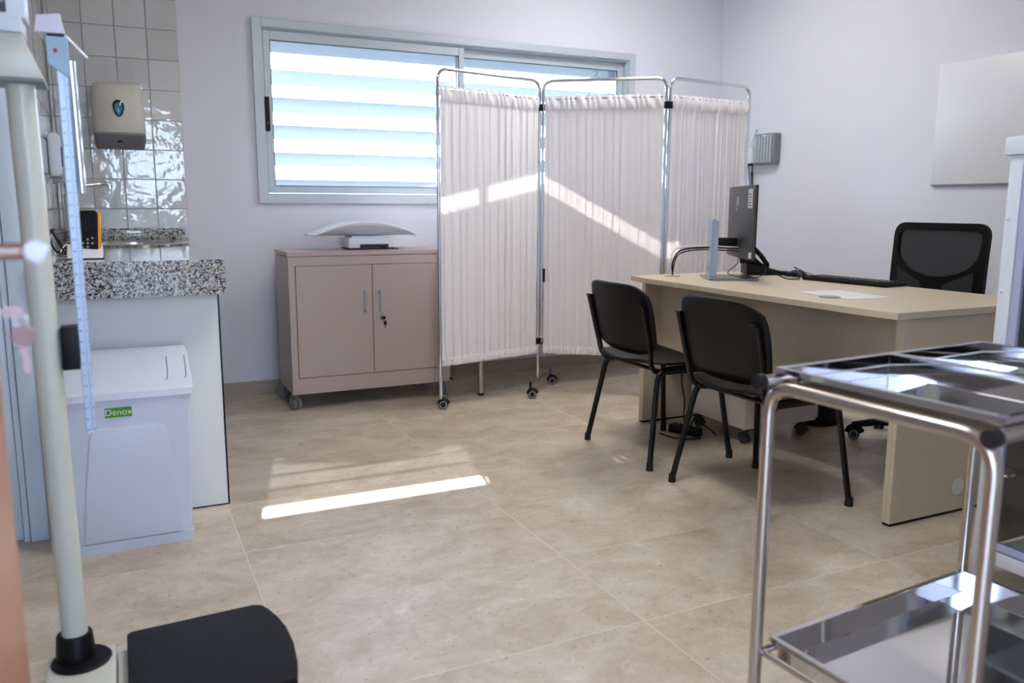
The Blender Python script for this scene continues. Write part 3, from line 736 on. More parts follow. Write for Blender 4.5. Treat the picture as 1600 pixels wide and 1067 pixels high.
# ---------------- folding medical screen
fs = thing('folding_screen', 'three panel folding privacy screen with white pleated curtains on a chrome frame', 'screen', (2.5, 4.05, 0))
P1, PM, P3, P4 = Vector((1.555, 4.155, 0)), Vector((2.243, 4.315, 0)), Vector((2.812, 3.885, 0)), Vector((3.452, 3.965, 0))
panels = [(P1, PM, 0), (PM, P3, 1), (P3, P4, 2)]
rs_ = random.Random(3)
for a, c, idx in panels:
    d = (c - a).normalized(); n = Vector((-d.y, d.x, 0))
    off0 = .011 if idx > 0 else 0; off1 = .011 if idx < 2 else 0
    A = a + d * off0; B = c - d * off1
    zt_, zb = 1.800, .055
    b = bm_new()
    za = .055 if idx != 1 else .30; zb_ = .055 if idx == 2 else (.09 if idx == 0 else .055)
    tube(b, bend([A + Vector((0, 0, za)), A + Vector((0, 0, zt_)), B + Vector((0, 0, zt_)), B + Vector((0, 0, zb_))], .065, 8), .0095, 14)
    fr = obj('frame_tube', b, CHROME, fs)
    b = bm_new(); tube(b, [A + Vector((0, 0, 1.700)), B + Vector((0, 0, 1.700))], .004, 8); obj('curtain_rod', b, CHROME, fr)
    b = bm_new(); tube(b, [A + Vector((0, 0, .262)), B + Vector((0, 0, .262))], .004, 8); obj('curtain_rod', b, CHROME, fr)
    L = (B - A).length - .024; A2 = A + d * .012
    # irregular gathers: the phase runs at a varying rate
    N = 260; ph = [0]; amp = []
    f0 = rs_.uniform(0, 6)
    for k in range(N): ph.append(ph[-1] + (1 + .30 * math.sin(k * .11 + f0) + .18 * math.sin(k * .37 + 2 * f0)) * 2 * PI * 13 / N)
    def fold(u, zc, ph=ph, f0=f0):
        i = u * N; k = min(int(i), N - 1); p = ph[k] + (ph[k + 1] - ph[k]) * (i - k)
        am = .0036 + .0018 * math.sin(9 * u + f0)
        drift = .004 * math.sin(zc * 3 + u * 20)
        return am * math.sin(p + .25 * math.sin(zc * 2.2 + u * 7)) + .0018 * math.sin(p * 2.3 + zc * 3) + drift * .5
    def tang(u):
        i = u * N; k = min(int(i), N - 1); p = ph[k] + (ph[k + 1] - ph[k]) * (i - k)
        return .0098 * math.sin(p) * min(1, u * 14, (1 - u) * 14)
    def cur(u, v, z0=.236, z1=1.650):
        z = z0 + (z1 - z0) * v
        k = min(1, max(.35, 1.0 - .2 * v))
        q = A2 + d * (u * L + tang(u)) + n * fold(u, z) * k
        return Vector((q.x, q.y, z))
    b = bm_new(); sheet(b, cur, 330, 30); co = obj('curtain', b, CURTAIN, fs, angle=80)
    # gathered top and bottom hems, tight small ruffles
    def hem(u, v, z0=1.636, z1=1.716):
        z = z0 + (z1 - z0) * v; w = math.sin(PI * v)
        s_ = .004 * math.sin(u * 110 + 3 * v + 2 * math.sin(u * 31)) * (.5 + w)
        q = A2 + d * (u * L) + n * (fold(u, 1.64) * (1 - v) + s_ - .0065 * w - .004 * (1 - v))
        return Vector((q.x, q.y, z + (.002 * math.sin(u * 73) if v > .9 else 0)))
    b = bm_new(); sheet(b, hem, 230, 8); h1 = obj('top_hem', b, HEM, co, angle=80)
    def hem2(u, v, z0=.236, z1=.285):
        z = z0 + (z1 - z0) * v; w = math.sin(PI * v)
        s_ = .003 * math.sin(u * 130 - 8 * v + 2 * math.sin(u * 41)) * (.4 + w)
        q = A2 + d * (u * L) + n * (fold(u, .27) + s_ * .5 - .003 * w - .0065)
        return Vector((q.x, q.y, z))
    b = bm_new(); sheet(b, hem2, 230, 6); h2 = obj('bottom_hem', b, CURTAIN, co, angle=80)
for P in (PM, P3):
    for z in (1.655, .310):
        b = bm_new(); prism(b, [(P.x + q[0], P.y + q[1]) for q in rrect(-.024, .024, -.015, .015, .010)], z - .019, z + .019, 'z', .002); obj('hinge_clamp', b, BLACK, fs)
b = bm_new(); box(b, PM.x + .012, PM.x + .022, PM.y - .026, PM.y - .016, .66, .74, .002); obj('latch', b, BLACKM, fs)
# feet
CR = mat('wheel_ring_grey', (176, 178, 180), .35)
castor(fs, P1.x + .004, P1.y, R(-118), .025, .030, BLACK, BLACK, .058, CR)
bar = [((2.117, 4.176), (2.400, 4.462), PM)]
for (q0, q1, P) in bar + [((P3.x - .13, P3.y - .15), (P3.x + .13, P3.y + .15), P3)]:
    b = bm_new(); tube(b, [(q0[0], q0[1], .082), (q1[0], q1[1], .082)], .010, 10); obj('foot_bar', b, mat('grey_bar', (120, 122, 126), .35, .6), fs)
    for q in (q0, q1): castor(fs, q[0], q[1], R(-118), .025, .030, BLACK, BLACK, .096, CR)
castor(fs, P4.x, P4.y, R(-118), .025, .030, BLACK, BLACK, .058, CR)

# ---------------- examination couch behind the screen (only its leg shows)
ec = thing('examination_couch', 'couch behind the folding screen, only a steel leg shows below the curtain', 'couch', (2.75, 4.62, 0))
for x in (1.887, 3.62):
    for y in (4.373, 4.88):
        b = bm_new(); cyl(b, (x, y, .012), (x, y, .50), .017); lg = obj('leg', b, BRUSHED, ec)
        b = bm_new(); cyl(b, (x, y, 0), (x, y, .012), .020); obj('leg_cap', b, RUBBER, lg)
b = bm_new(); box(b, 1.85, 3.66, 4.36, 4.90, .50, .54, .004); obj('couch_frame', b, BRUSHED, ec)
b = bm_new(); box(b, 1.84, 3.67, 4.35, 4.91, .54, .62, .02, 3); obj('mattress', b, DARK, ec)

# ---------------- desk
dk = thing('office_desk', 'large beige laminate desk with panel ends beside the right wall', 'desk', (2.75, 2.68, 0))
b = bm_new()
fr_ = [(2.286 + .0 * 0, 1.866)] + [(2.279 + .018 * ((k / 12) ** 2) * 1.0 - .004 * math.sin(PI * k / 12), 1.866 + (3.47 - 1.866) * k / 12) for k in range(1, 12)] + [(2.318, 3.47)]
prism(b, fr_ + [(3.108, 3.47), (3.108, 1.866)], .736, .760, 'z', .0015, 1)
obj('desk_top', b, DESK, dk)
for y0, xf in ((1.900, 2.366), (3.440, 2.390)):
    for k in range(2):
        b = bm_new(); box(b, xf, 3.06, y0 + .0175 * k, y0 + .0168 + .0175 * k, .010, .7355, .0008, 1); ep = obj('end_panel', b, DESK, dk)
    b = bm_new(); box(b, xf + .004, 3.055, y0 + .003, y0 + .032, 0, .0098); obj('foot_strip', b, BLACK, dk)
b = bm_new(); box(b, 2.490, 2.508, 1.9355, 3.4395, .345, .7355, .0008, 1); obj('modesty_panel', b, DESK, dk)
b = bm_new(); lathe(b, [(.031, 0), (.033, .003), (.030, .0045), (.024, .005)], (0, 0, 0), 28); bmesh.ops.rotate(b, verts=b.verts, cent=(0, 0, 0), matrix=Matrix.Rotation(PI / 2, 3, 'X')); bmesh.ops.translate(b, verts=b.verts, vec=(2.705, 1.8998, .10)); obj('cable_port', b, mat('beige_port', (214, 210, 198), .4), dk)
for gx, gy in ((2.455, 2.315), (2.49, 3.36)):
    b = bm_new(); lathe(b, [(.038, .7602), (.039, .763), (.034, .764), (.026, .7635)], (gx, gy, 0), 28); obj('cable_port', b, mat('grey_port', (150, 146, 138), .4), dk)
# pedestal
pd = thing('drawer_pedestal', 'beige mobile drawer pedestal on castors under the desk', 'pedestal', (2.80, 3.08, 0))
b = bm_new(); box(b, 2.575, 3.02, 2.885, 3.285, .078, .62, .002, 1); obj('body', b, mat('pale_pedestal', (206, 196, 184), .45), pd)
for z0, z1 in ((.09, .30), (.305, .46), (.465, .61)):
    b = bm_new(); box(b, 3.0205, 3.038, 2.890, 3.280, z0, z1, .002, 1); dw = obj('drawer', b, DESK, pd)
    b = bm_new(); box(b, 3.0385, 3.05, 3.02, 3.15, (z0 + z1) / 2 - .006, (z0 + z1) / 2 + .006, .003); obj('drawer_handle', b, CHROME, dw)
for x in (2.62, 2.975):
    for y in (2.915, 3.25): castor(pd, x, y, .4, .022, .030, DARKG, DARKG, .079)
wb = thing('waste_paper_bin', 'black waste paper bin on the floor behind the drawer pedestal', 'bin', (3.22, 3.05, 0))
b = bm_new(); lathe(b, [(.105, 0), (.11, .004), (.135, .29), (.14, .30), (.132, .30), (.102, .012)], (3.23, 3.08, 0)); obj('bin_body', b, BLACK, wb)

# paper sheet
b = bm_new(); box(b, -.105, .105, -.1485, .1485, .7605, .7612)
yawz(b, R(-6), (0, 0, 0)); bmesh.ops.translate(b, verts=b.verts, vec=(2.575, 2.36, 0)); o = obj('paper_sheet', b, PAPER, smooth=False); tag(o, 'white sheet of paper lying on the front of the desk', 'paper')

# ---------------- monitor on its stand
mo = thing('computer_monitor', 'slim dark computer monitor seen from behind on a silver stand on the desk', 'monitor', (2.59, 3.165, .760), R(-28.4))
SIL = mat('silver_plastic', (176, 190, 214), .3, .4)
def L(bm, n, m, p, **k): return obj(n, bm, m, p, world=False, **k)
# local: +x towards the user, +y far end
b = bm_new(); box(b, -.045, .185, -.125, .125, .0006, .011, .002, 1); st = L(b, 'stand_base', mat('stand_base_silver', (150, 150, 156), .25, .8), mo)
b = bm_new(); prism(b, [(-.030, .011), (-.024, .011), (-.020, .285), (-.026, .270)], -.045, .045, 'y', .001, 1)
prism(b, [(-.0235, .011), (.004, .011), (.006, .272), (-.0195, .285)], -.043, .043, 'y', .001, 1); L(b, 'stand_column', SIL, mo)
b = bm_new(); box(b, .006, .105, -.022, .022, .150, .195, .003); L(b, 'stand_arm', BLACK, mo)
b = bm_new(); prism(b, [(.112, -.270), (.122, -.270), (.122, .270), (.112, .270), (.100, .20), (.096, .0), (.100, -.20)], .104, .436, 'z', .003, 2); mb_ = L(b, 'display_housing', mat('monitor_grey', (66, 66, 70), .42), mo)
b = bm_new(); box(b, .1222, .127, -.271, .271, .103, .437, .001, 1); L(b, 'bezel', BLACK, mo)
b = bm_new(); box(b, .1271, .1278, -.265, .265, .115, .430); L(b, 'screen', SCREEN, mo)
b = bm_new(); box(b, .098, .106, -.055, .055, .20, .31, .002); 
tube(b, [(.088 + .0, .030 * math.cos(a), .34 + .030 * math.sin(a)) for a in [2 * PI * k / 28 for k in range(28)]], .0001, 4, closed=True) if False else None
L(b, 'mount_cover', DARK, mb_)
LG = mat('logo_grey', (185, 185, 190), .3, .5)
b = bm_new()
for s in (-1, 1):
    prism(b, [(.05 * 0 + s * .002, .345), (s * .010, .345 + s * .0), (s * .006, .345 + .040 * 1), (s * -.001, .345 + .040)], .0955, .0965, 'x')
tube(b, [(.0962, .030 * math.cos(a), .355 + .032 * math.sin(a)) for a in [2 * PI * k / 28 for k in range(28)]], .0022, 6, closed=True)
L(b, 'round_logo', LG, mb_)
for z0, z1 in ((.372, .420), (.335, .370)):
    b = bm_new(); box(b, -.0006, .0006, -.024, .024, z0, z1)
    bmesh.ops.rotate(b, verts=b.verts, cent=(0, 0, 0), matrix=Matrix.Rotation(math.atan2(.012, -.07) * 0 + R(9.6), 3, 'Z')); bmesh.ops.translate(b, verts=b.verts, vec=(.1035, -.225, 0))
    sk_ = L(b, 'label_sticker', PAPER, mb_)
    b = bm_new(); box(b, -.0010, -.0007, -.014, .014, z0 + .010, z0 + .014); box(b, -.0010, -.0007, -.010, .016, z0 + .022, z0 + .026)
    bmesh.ops.rotate(b, verts=b.verts, cent=(0, 0, 0), matrix=Matrix.Rotation(R(9.6), 3, 'Z')); bmesh.ops.translate(b, verts=b.verts, vec=(.1035, -.225, 0)); L(b, 'sticker_print', INK, sk_)
b = bm_new(); box(b, .100, .1105, -.262, -.250, .112, .138); L(b, 'energy_label', PAPER, mb_)

# cables behind the monitor: a loose bundle from the cable port to the monitor
def cable(pts, r, m, label, name='cable', n=8):
    b = bm_new(); tube(b, smooth_path(pts, n), r, 8); o = obj(name, b, m); tag(o, label, 'cable'); return o
gp = (2.49, 3.36, .765)
cable([gp, (2.495, 3.355, .82), (2.505, 3.33, .87), (2.545, 3.25, .893), (2.60, 3.13, .897), (2.66, 3.02, .888), (2.72, 2.97, .83), (2.80, 2.92, .775), (2.90, 2.93, .766), (2.98, 3.02, .766)], .0032, BLACK, 'black cable looping from the desk port past the stand to the keyboard', 'looped_cable')
cable([(2.494, 3.366, .765), (2.490, 3.36, .83), (2.515, 3.33, .888), (2.56, 3.20, .907), (2.62, 3.08, .908), (2.69, 3.06, .906)], .0042, BLACK, 'thick black cable running from the desk port into the monitor back', 'monitor_cable')
cable([(2.486, 3.362, .765), (2.483, 3.37, .84), (2.512, 3.36, .895), (2.55, 3.23, .913), (2.61, 3.09, .914), (2.685, 3.075, .911)], .0030, PAPER, 'white cable running beside the black ones into the monitor back', 'monitor_cable')
cable([(2.67, 3.10, .90), (2.64, 3.06, .84), (2.60, 3.075, .790), (2.66, 2.975, .775), (2.74, 2.98, .80), (2.76, 3.02, .85)], .0022, BLACK, 'thin black cable dangling in a loop over the monitor base', 'dangling_cable')

# ---------------- telephone
ph_ = thing('desk_telephone', 'black desk telephone with a raised handset behind the monitor', 'telephone', (2.98, 3.27, .76), R(-30))
b = bm_new(); prism(b, [(-.09, .0006), (.09, .0006), (.09, .018), (-.06, .060), (-.09, .060)], -.075, .075, 'y', .004); L(b, 'phone_base', BLACK, ph_)
b = bm_new()
tube(b, smooth_path([(-.155, -.05, .150), (-.125, -.05, .166), (-.075, -.05, .150), (-.02, -.05, .100), (.010, -.05, .055), (.006, -.05, .032)]), [.016] * 9 + [.012] * 22 + [.016] * 10, 12)
L(b, 'handset', BLACK, ph_)
b = bm_new(); prism(b, [(-.12, .058), (-.05, .058), (.0, .040), (-.08, .125), (-.125, .130)], -.062, -.038, 'y', .003); L(b, 'handset_rest', BLACK, ph_)

# ---------------- keyboard, mouse and adapters
kb = thing('keyboard', 'black computer keyboard lying along the far side of the desk', 'keyboard', (3.02, 2.72, .76), R(4))
b = bm_new(); box(b, -.075, .065, -.225, .225, .0006, .016, .003); L(b, 'keyboard_body', BLACK, kb)
KM = None
kmat = mat('key_caps', (24, 24, 26), .5)
for i in range(5):
    for j in range(15):
        if KM is None:
            b = bm_new(); box(b, -.0085, .0085, -.0085, .0085, 0, .006, .0015, 1); o = L(b, 'key', kmat, kb); KM = o.data
        else:
            o = bpy.data.objects.new('key', KM); C.objects.link(o); o.parent = kb
        o.location = (-.048 + .0215 * i, -.198 + .0282 * j, .0162)
ms = thing('computer_mouse', 'black computer mouse with its cable coiled up, beyond the keyboard', 'mouse', (3.03, 3.075, .76), R(10))
b = bm_new(); sheet(b, lambda u, v: Vector(((u - .5) * .062 * (1 - .25 * (2 * v - 1) ** 2), (v - .5) * .112, .001 + .034 * math.sin(PI * min(1, max(0, u))) ** .5 * math.sin(PI * min(1, max(0, v))) ** .5)), 14, 16)
bmesh.ops.holes_fill(b, edges=[e for e in b.edges if e.is_boundary]); L(b, 'mouse_shell', BLACK, ms)
b = bm_new(); tube(b, smooth_path([(0, -.055, .012), (.03, -.09, .008), (.045, -.02, .02), (.02, .03, .046), (-.02, -.01, .040), (-.042, -.05, .008), (-.02, -.10, .006), (.02, -.12, .006)]), .0022, 8); L(b, 'mouse_cable', BLACK, ms)
ad = thing('power_adapter', 'flat black power adapter lying between the telephone and the mouse', 'adapter', (3.045, 3.20, .76), R(10))
b = bm_new(); box(b, -.028, .028, -.07, .06, .0006, .020, .004); L(b, 'adapter_body', BLACK, ad)
b = bm_new(); tube(b, smooth_path([(0, .06, .010), (-.02, .09, .012), (-.015, .12, .020)]), .003, 8); L(b, 'adapter_lead', BLACK, ad)

# cables under the desk
cable([(2.475, 3.20, .62), (2.455, 3.19, .50), (2.470, 3.20, .40), (2.448, 3.20, .28), (2.47, 3.20, .16), (2.46, 3.18, .06), (2.50, 3.15, .012)], .0035, BLACK, 'black cable hanging down under the desk behind the left chair', 'hanging_cable')
pw = thing('power_strip', 'small black power strip with leads on the floor under the desk', 'power strip', (2.46, 3.2, 0), R(20))
b = bm_new(); box(b, -.03, .03, -.10, .06, .0006, .038, .004); L(b, 'strip_body', BLACK, pw)
b = bm_new(); tube(b, smooth_path([(-.02, -.10, .01), (-.05, -.13, .006), (-.12, -.05, .006), (-.10, .06, .006)]), .004, 8); tube(b, smooth_path([(.0, -.05, .038), (.01, -.06, .075), (.04, -.10, .05), (.06, -.16, .006)]), .004, 8); L(b, 'strip_lead', BLACK, pw)

# ---------------- office chair (mesh back) behind the desk
oc = thing('office_chair', 'black swivel office chair with a mesh back behind the desk', 'chair', (3.42, 2.63, 0))
bxx = 3.415
def bk(y, z):   # gentle lumbar curve
    return Vector((bxx - .018 * math.cos((y - 2.63) / .26 * 1.3) + .02 * ((z - .55) / .5) ** 2 + .03, y, z))
def ringstrip(outer, inner, th, m, name, parent):
    n = len(outer); b = bm_new()
    fo = [b.verts.new(bk(*p)) for p in outer]; fi = [b.verts.new(bk(*p)) for p in inner]
    bo = [b.verts.new(bk(*p) + Vector((th, 0, 0))) for p in outer]; bi = [b.verts.new(bk(*p) + Vector((th, 0, 0))) for p in inner]
    for k in range(n):
        q = (k + 1) % n
        b.faces.new((fo[k], fo[q], fi[q], fi[k])); b.faces.new((bo[q], bo[k], bi[k], bi[q]))
        b.faces.new((fo[q], fo[k], bo[k], bo[q])); b.faces.new((fi[k], fi[q], bi[q], bi[k]))
    return obj(name, b, m, parent)
def shp(y0, y1, z0, z1, r, n=8): return rrect(y0, y1, z0, z1, r, n)
def radial(poly, c, a):
    dx, dy = math.cos(a), math.sin(a); best = None
    for k in range(len(poly)):
        (x1, y1), (x2, y2) = poly[k], poly[(k + 1) % len(poly)]
        ex, ey = x2 - x1, y2 - y1; den = dx * ey - dy * ex
        if abs(den) < 1e-12: continue
        t = ((x1 - c[0]) * ey - (y1 - c[1]) * ex) / den; u = ((x1 - c[0]) * dy - (y1 - c[1]) * dx) / den
        if t > 0 and -1e-9 <= u <= 1 + 1e-9: best = t if best is None else max(best, t)
    return (c[0] + best * dx, c[1] + best * dy)
shield = [(2.63 + .215 * math.cos(a), .915 - .132 * abs(math.sin(a)) ** .9) for a in [PI + PI * k / 20 for k in range(21)]] + rrect(2.415, 2.845, .92, .995, .030, 6)[:14]
cc = (2.63, .91); AN = [2 * PI * (k + .5) / 96 for k in range(96)]
ringstrip([radial(shp(2.385, 2.875, .50, 1.030, .055), cc, a) for a in AN], [radial(shield, cc, a) for a in AN], .022, BLACK, 'back_frame', oc)
b = bm_new()
for s_ in (-1, 1):
    P_ = [(2.63 + s_ * .200, .60), (2.63 + s_ * .045, .60), (2.63 + s_ * .060, .750), (2.63 + s_ * .200, .815)]
    vf = [b.verts.new(bk(*p) + Vector((-.004, 0, 0))) for p in P_]; vb = [b.verts.new(bk(*p) + Vector((.002, 0, 0))) for p in P_]
    b.faces.new(vf); b.faces.new(vb[::-1])
    for k in range(4): b.faces.new((vf[k], vf[(k + 1) % 4], vb[(k + 1) % 4], vb[k]))
    obj('mesh_window', b, mat('grey_mesh_window', (34, 34, 37), .7), oc, smooth=False); b = bm_new()
b.free()
# mesh: upper rounded shield (semi see-through cloth) and the cross band
def mm():
    m = bpy.data.materials.new('black_mesh_weave'); m.use_nodes = True; t = m.node_tree; t.nodes.clear()
    d = t.nodes.new('ShaderNodeBsdfDiffuse'); d.inputs[0].default_value = (.030, .031, .033, 1); tr = t.nodes.new('ShaderNodeBsdfTransparent')
    mx = t.nodes.new('ShaderNodeMixShader'); mx.inputs[0].default_value = .05; o = t.nodes.new('ShaderNodeOutputMaterial')
    t.links.new(d.outputs[0], mx.inputs[1]); t.links.new(tr.outputs[0], mx.inputs[2]); t.links.new(mx.outputs[0], o.inputs[0]); return m
b = bm_new(); n = 24
sheet(b, lambda u, v: bk(2.412 + .436 * u, .772 + .226 * v) + Vector((.012, 0, 0)), n, n); obj('back_mesh', b, mm(), oc)
b = bm_new(); tube(b, smooth_path([(bxx + .05, 2.63, .70), (bxx + .075, 2.63, .55), (bxx + .03, 2.63, .44), (3.35, 2.63, .425)]), .022, 10); obj('back_stem', b, BLACK, oc)
b = bm_new(); prism(b, rrect(2.985 + .12, 3.43, 2.40, 2.86, .06), .445, .505, 'z', .02, 3); obj('seat', b, mat('black_seat_fabric', (18, 18, 19), .85), oc)
b = bm_new(); box(b, 3.20, 3.38, 2.55, 2.71, .405, .444, .01); obj('tilt_mechanism', b, BLACK, oc)
b = bm_new(); cyl(b, (3.42 - .08, 2.63, .10), (3.34, 2.63, .406), .025); obj('gas_lift', b, BLACKM, oc)
ocx, ocy = 3.41, 2.585
ocx, ocy = 3.40, 2.60
b = bm_new(); cyl(b, (3.34, 2.63, .075), (3.34, 2.63, .125), .04); hub = obj('hub', b, BLACK, oc)
a0 = math.atan2(2.776 - 2.63, 3.209 - 3.34 - .06)
for k in range(5):
    a = a0 + 2 * PI * k / 5; R_ = .27
    if k == 0: tip = Vector((3.195, 2.80, 0))
    tip = Vector((3.34 + R_ * math.cos(a) * .9, 2.63 + R_ * math.sin(a) * .9, 0))
    b = bm_new(); tube(b, [(3.34, 2.63, .10), (3.34 + (tip.x - 3.34) * .6, 2.63 + (tip.y - 2.63) * .6, .085), (tip.x, tip.y, .068)], [.026, .02, .014], 10); bl = obj('base_spoke', b, BLACK, oc)
    castor(oc, tip.x, tip.y, a + 1.3, .025, .042, BLACK, BLACK, .07, CR)

# ---------------- two visitor chairs
def visitor(label):
    t = thing('visitor_chair', label, 'chair', (0, 0, 0), 0, 'black visitor chairs at the desk')
    bm = None
    for s in (-1, 1):
        pts = bend([(-.215, s * .257, .022), (-.150, s * .205, .415), (.165, s * .205, .415), (.212, s * .248, .022)], .055, 8)
        b = bm_new(); tube(b, pts, .0135, 12, flat=.75); lf = L(b, 'leg_frame', BLACKM, t)
        for q in ((-.216, s * .2585), (.2135, s * .2495)):
            b = bm_new(); lathe(b, [(.0150, 0), (.0152, .004), (.0138, .030), (.0136, .034)], (q[0], q[1], 0), 14); L(b, 'foot_cap', RUBBER, lf)
        # upright carrying the back, running under the seat
        b = bm_new(); pts = smooth_path([(.10, s * .185, .400), (-.04, s * .185, .400), (-.14, s * .190, .405), (-.180, s * .200, .435), (-.195, s * .210, .50), (-.214, s * .215, .58), (-.236, s * .217, .67), (-.244, s * .217, .70)])
        tube(b, pts, .0125, 10, flat=.65); L(b, 'back_upright', BLACKM, t)
    for x in (-.12, .13):
        b = bm_new(); tube(b, [(x, -.20, .403), (x, .20, .403)], .009, 10); L(b, 'cross_tube', BLACKM, t)
    # seat shell: waterfall front, raised rear lip, slight dish
    def seat(u, v):
        x = -.243 + .468 * u; w = (v - .5) * 2
        half = .232 - .035 * max(0, (abs(u - .5) * 2) ** 4) - (.035 * ((.25 - u) / .25) ** 2 if u < .25 else 0)
        y = w * half
        z = .437 + .012 * w * w - .040 * max(0, (u - .72) / .28) ** 2 + .010 * max(0, (.22 - u) / .22) ** 2 - .006 * math.sin(PI * u)
        x += .045 * abs(w) ** 3 * max(0, (.3 - u) / .3)
        return Vector((x - .03 * (w ** 4) * (1 if u > .8 else 0) * (u - .8) * 5, y, z))
    b = bm_new(); sheet(b, seat, 24, 20); o = L(b, 'seat', BLACK, t); solid(o, .010, 0)
    # back shell curved round the sitter
    def back(u, v):
        w = (u - .5) * 2
        # rounded outline
        top = .778 - .045 * abs(w) ** 6; bot = .470 + .040 * abs(w) ** 3.2
        z = bot + (top - bot) * v
        half = .242 - .020 * (1 - v) ** 2 - .018 * v ** 6
        y = w * half
        lean = -.205 - .075 * (max(0, z - .46) / .32) ** .9
        if z < .50: lean += .020 * (.50 - z) / .04
        x = lean + .032 * w * w + .006 + .010 * abs(w) ** 8
        return Vector((x, y, z))
    b = bm_new(); sheet(b, back, 26, 24); o = L(b, 'backrest', BLACK, t); solid(o, .010, 0)
    for s in (-1, 1):
        b = bm_new(); box(b, -.262, -.240, s * .205 - .016, s * .205 + .016, .700, .707, .002); L(b, 'backrest_clip', BLACK, t)
    return t
v1 = visitor('black plastic visitor chair farther from the camera, by the folding screen')
v1.location = (2.190, 3.030, 0); v1.rotation_euler = (0, 0, R(-.5))
v2 = copy_tree(v1); v2.location = (2.192, 2.362, 0); v2.rotation_euler = (0, 0, R(.5))
v2['label'] = 'black plastic visitor chair nearer the camera, behind the steel trolley'

# ---------------- wall diagnostic set on the right wall
dg = thing('wall_diagnostic_set', 'grey ribbed wall unit with coiled black lead on the right wall', 'medical unit', (XR, 4.45, 1.48))
RIB = mat('grey_rib_plastic', (178, 184, 190), .4)
b = bm_new(); prism(b, rrect(4.300, 4.488, 1.385, 1.585, .008), XR - .058, XR - .001, 'x', .004); rb = obj('ribbed_housing', b, mat('shaded_housing_grey', (120, 126, 134), .5), dg)  # housing grey darkened to paint shade into the gaps between the ribs
for k in range(6):
    y = 4.325 + .027 * k
    b = bm_new(); box(b, XR - .0640, XR - .0575, y, y + .017, 1.395, 1.565 if k in (2, 3) else 1.575, .002, 1); obj('rib', b, RIB, rb)
b = bm_new(); box(b, XR - .064, XR - .0622, 4.375, 4.415, 1.567, 1.577); obj('nameplate', b, WLAC, rb)
b = bm_new(); prism(b, rrect(4.492, 4.60, 1.395, 1.50, .006), XR - .075, XR - .001, 'x', .004); hd_ = obj('handle_cradle', b, WLAC, dg)
b = bm_new(); box(b, XR - .085, XR - .001, 4.495, 4.62, 1.500, 1.512, .002); obj('cradle_shelf', b, WHITE, dg)
b = bm_new(); tube(b, [(XR - .05, 4.545, 1.512), (XR - .06, 4.475, 1.625)], [.010, .014], 10, flat=.8); obj('otoscope_handle', b, WHITE, dg)
b = bm_new(); tube(b, [(XR - .05, 4.60, 1.512), (XR - .055, 4.585, 1.60)], [.012, .015], 10); obj('ophthalmoscope_handle', b, WHITE, dg)
b = bm_new(); cyl(b, (XR - .085, 4.60, 1.56), (XR - .05, 4.60, 1.56), .016); obj('head_piece', b, BLACK, dg)
b = bm_new(); box(b, XR - .06, XR - .03, 4.53, 4.57, 1.380, 1.394, .003); obj('cable_outlet', b, BLACK, dg)
b = bm_new(); tube(b, smooth_path([(XR - .045, 4.515, 1.394), (XR - .045, 4.515, 1.36), (XR - .040, 4.52, 1.335)]), .004, 8)
cpts = smooth_path([(XR - .040, 4.52, 1.335), (XR - .036, 4.52, 1.20), (XR - .04, 4.53, 1.08), (XR - .06, 4.57, .96), (XR - .10, 4.62, .88)], 60)
hel = []
for i, p in enumerate(cpts):
    a = i * 1.15; hel.append(p + Vector((.007 * math.cos(a), .007 * math.sin(a), 0)))
tube(b, hel, .0038, 5); obj('coiled_lead', b, BLACK, dg)
b = bm_new(); tube(b, smooth_path([(XR - .045, 4.555, 1.380), (XR - .02, 4.56, 1.25), (XR - .015, 4.555, 1.10), (XR - .012, 4.56, .80), (XR - .01, 4.56, .4)]), .003, 8); obj('supply_lead', b, INK, dg)

# ---------------- whiteboard on the right wall
wbd = thing('whiteboard', 'plain whitish board mounted on the right wall above the office chair', 'board', (XR, 2.6, 1.22))
b = bm_new(); box(b, XR - .018, XR - .001, 2.05, 3.135, 1.222, 1.846, .003); obj('board_panel', b, mat('board_surface', (224, 223, 226), .35), wbd)
b = bm_new(); box(b, XR - .020, XR - .001, 2.05, 3.135, 1.2165, 1.2215); obj('lower_edge', b, GREY, wbd)

# ---------------- glazed white metal cabinet at the right edge
gc = thing('glass_cabinet', 'white metal cabinet with glass doors at the right edge behind the steel trolley', 'cabinet', (2.50, 1.2, 0))
GX0, GX1, GY0, GY1, GZ = 2.275, 2.68, .80, 1.530, 1.245
WMET = mat('white_enamelled_metal', (222, 224, 232), .35)
for x in (GX0, GX1 - .035):
    for y in (GY0, GY1 - .038):
        b = bm_new(); box(b, x, x + .035, y, y + .038, 0, GZ, .003); pst = obj('corner_post', b, WMET, gc)
        if x == GX0 and y > 1.2:
            for z in (1.07, .865, .66, .45):
                b = bm_new(); lathe(b, [(.0065, 0), (.005, .003), (.002, .0042)], (0, 0, 0), 12); bmesh.ops.rotate(b, verts=b.verts, cent=(0, 0, 0), matrix=Matrix.Rotation(-PI / 2, 3, 'Y')); bmesh.ops.translate(b, verts=b.verts, vec=(x - .0005, y + .026, z)); obj('rivet', b, WMET, pst)
b = bm_new(); box(b, GX0 - .012, GX1 + .01, GY0 - .01, GY1 + .012, GZ, GZ + .05, .004); obj('top_cap', b, WMET, gc)
b = bm_new(); box(b, GX0, GX1, GY0 + .04, GY1 - .04, .06, .10, .002); obj('bottom_shelf', b, WMET, gc)
b = bm_new(); box(b, GX1 - .006, GX1 - .001, GY0 + .039, GY1 - .039, .10, GZ); obj('back_panel', b, WMET, gc, smooth=False)
for z in (.62,):
    b = bm_new(); box(b, GX0 + .04, GX1 - .01, GY0 + .039, GY1 - .039, z, z + .012, .001, 1); obj('shelf', b, WMET, gc)
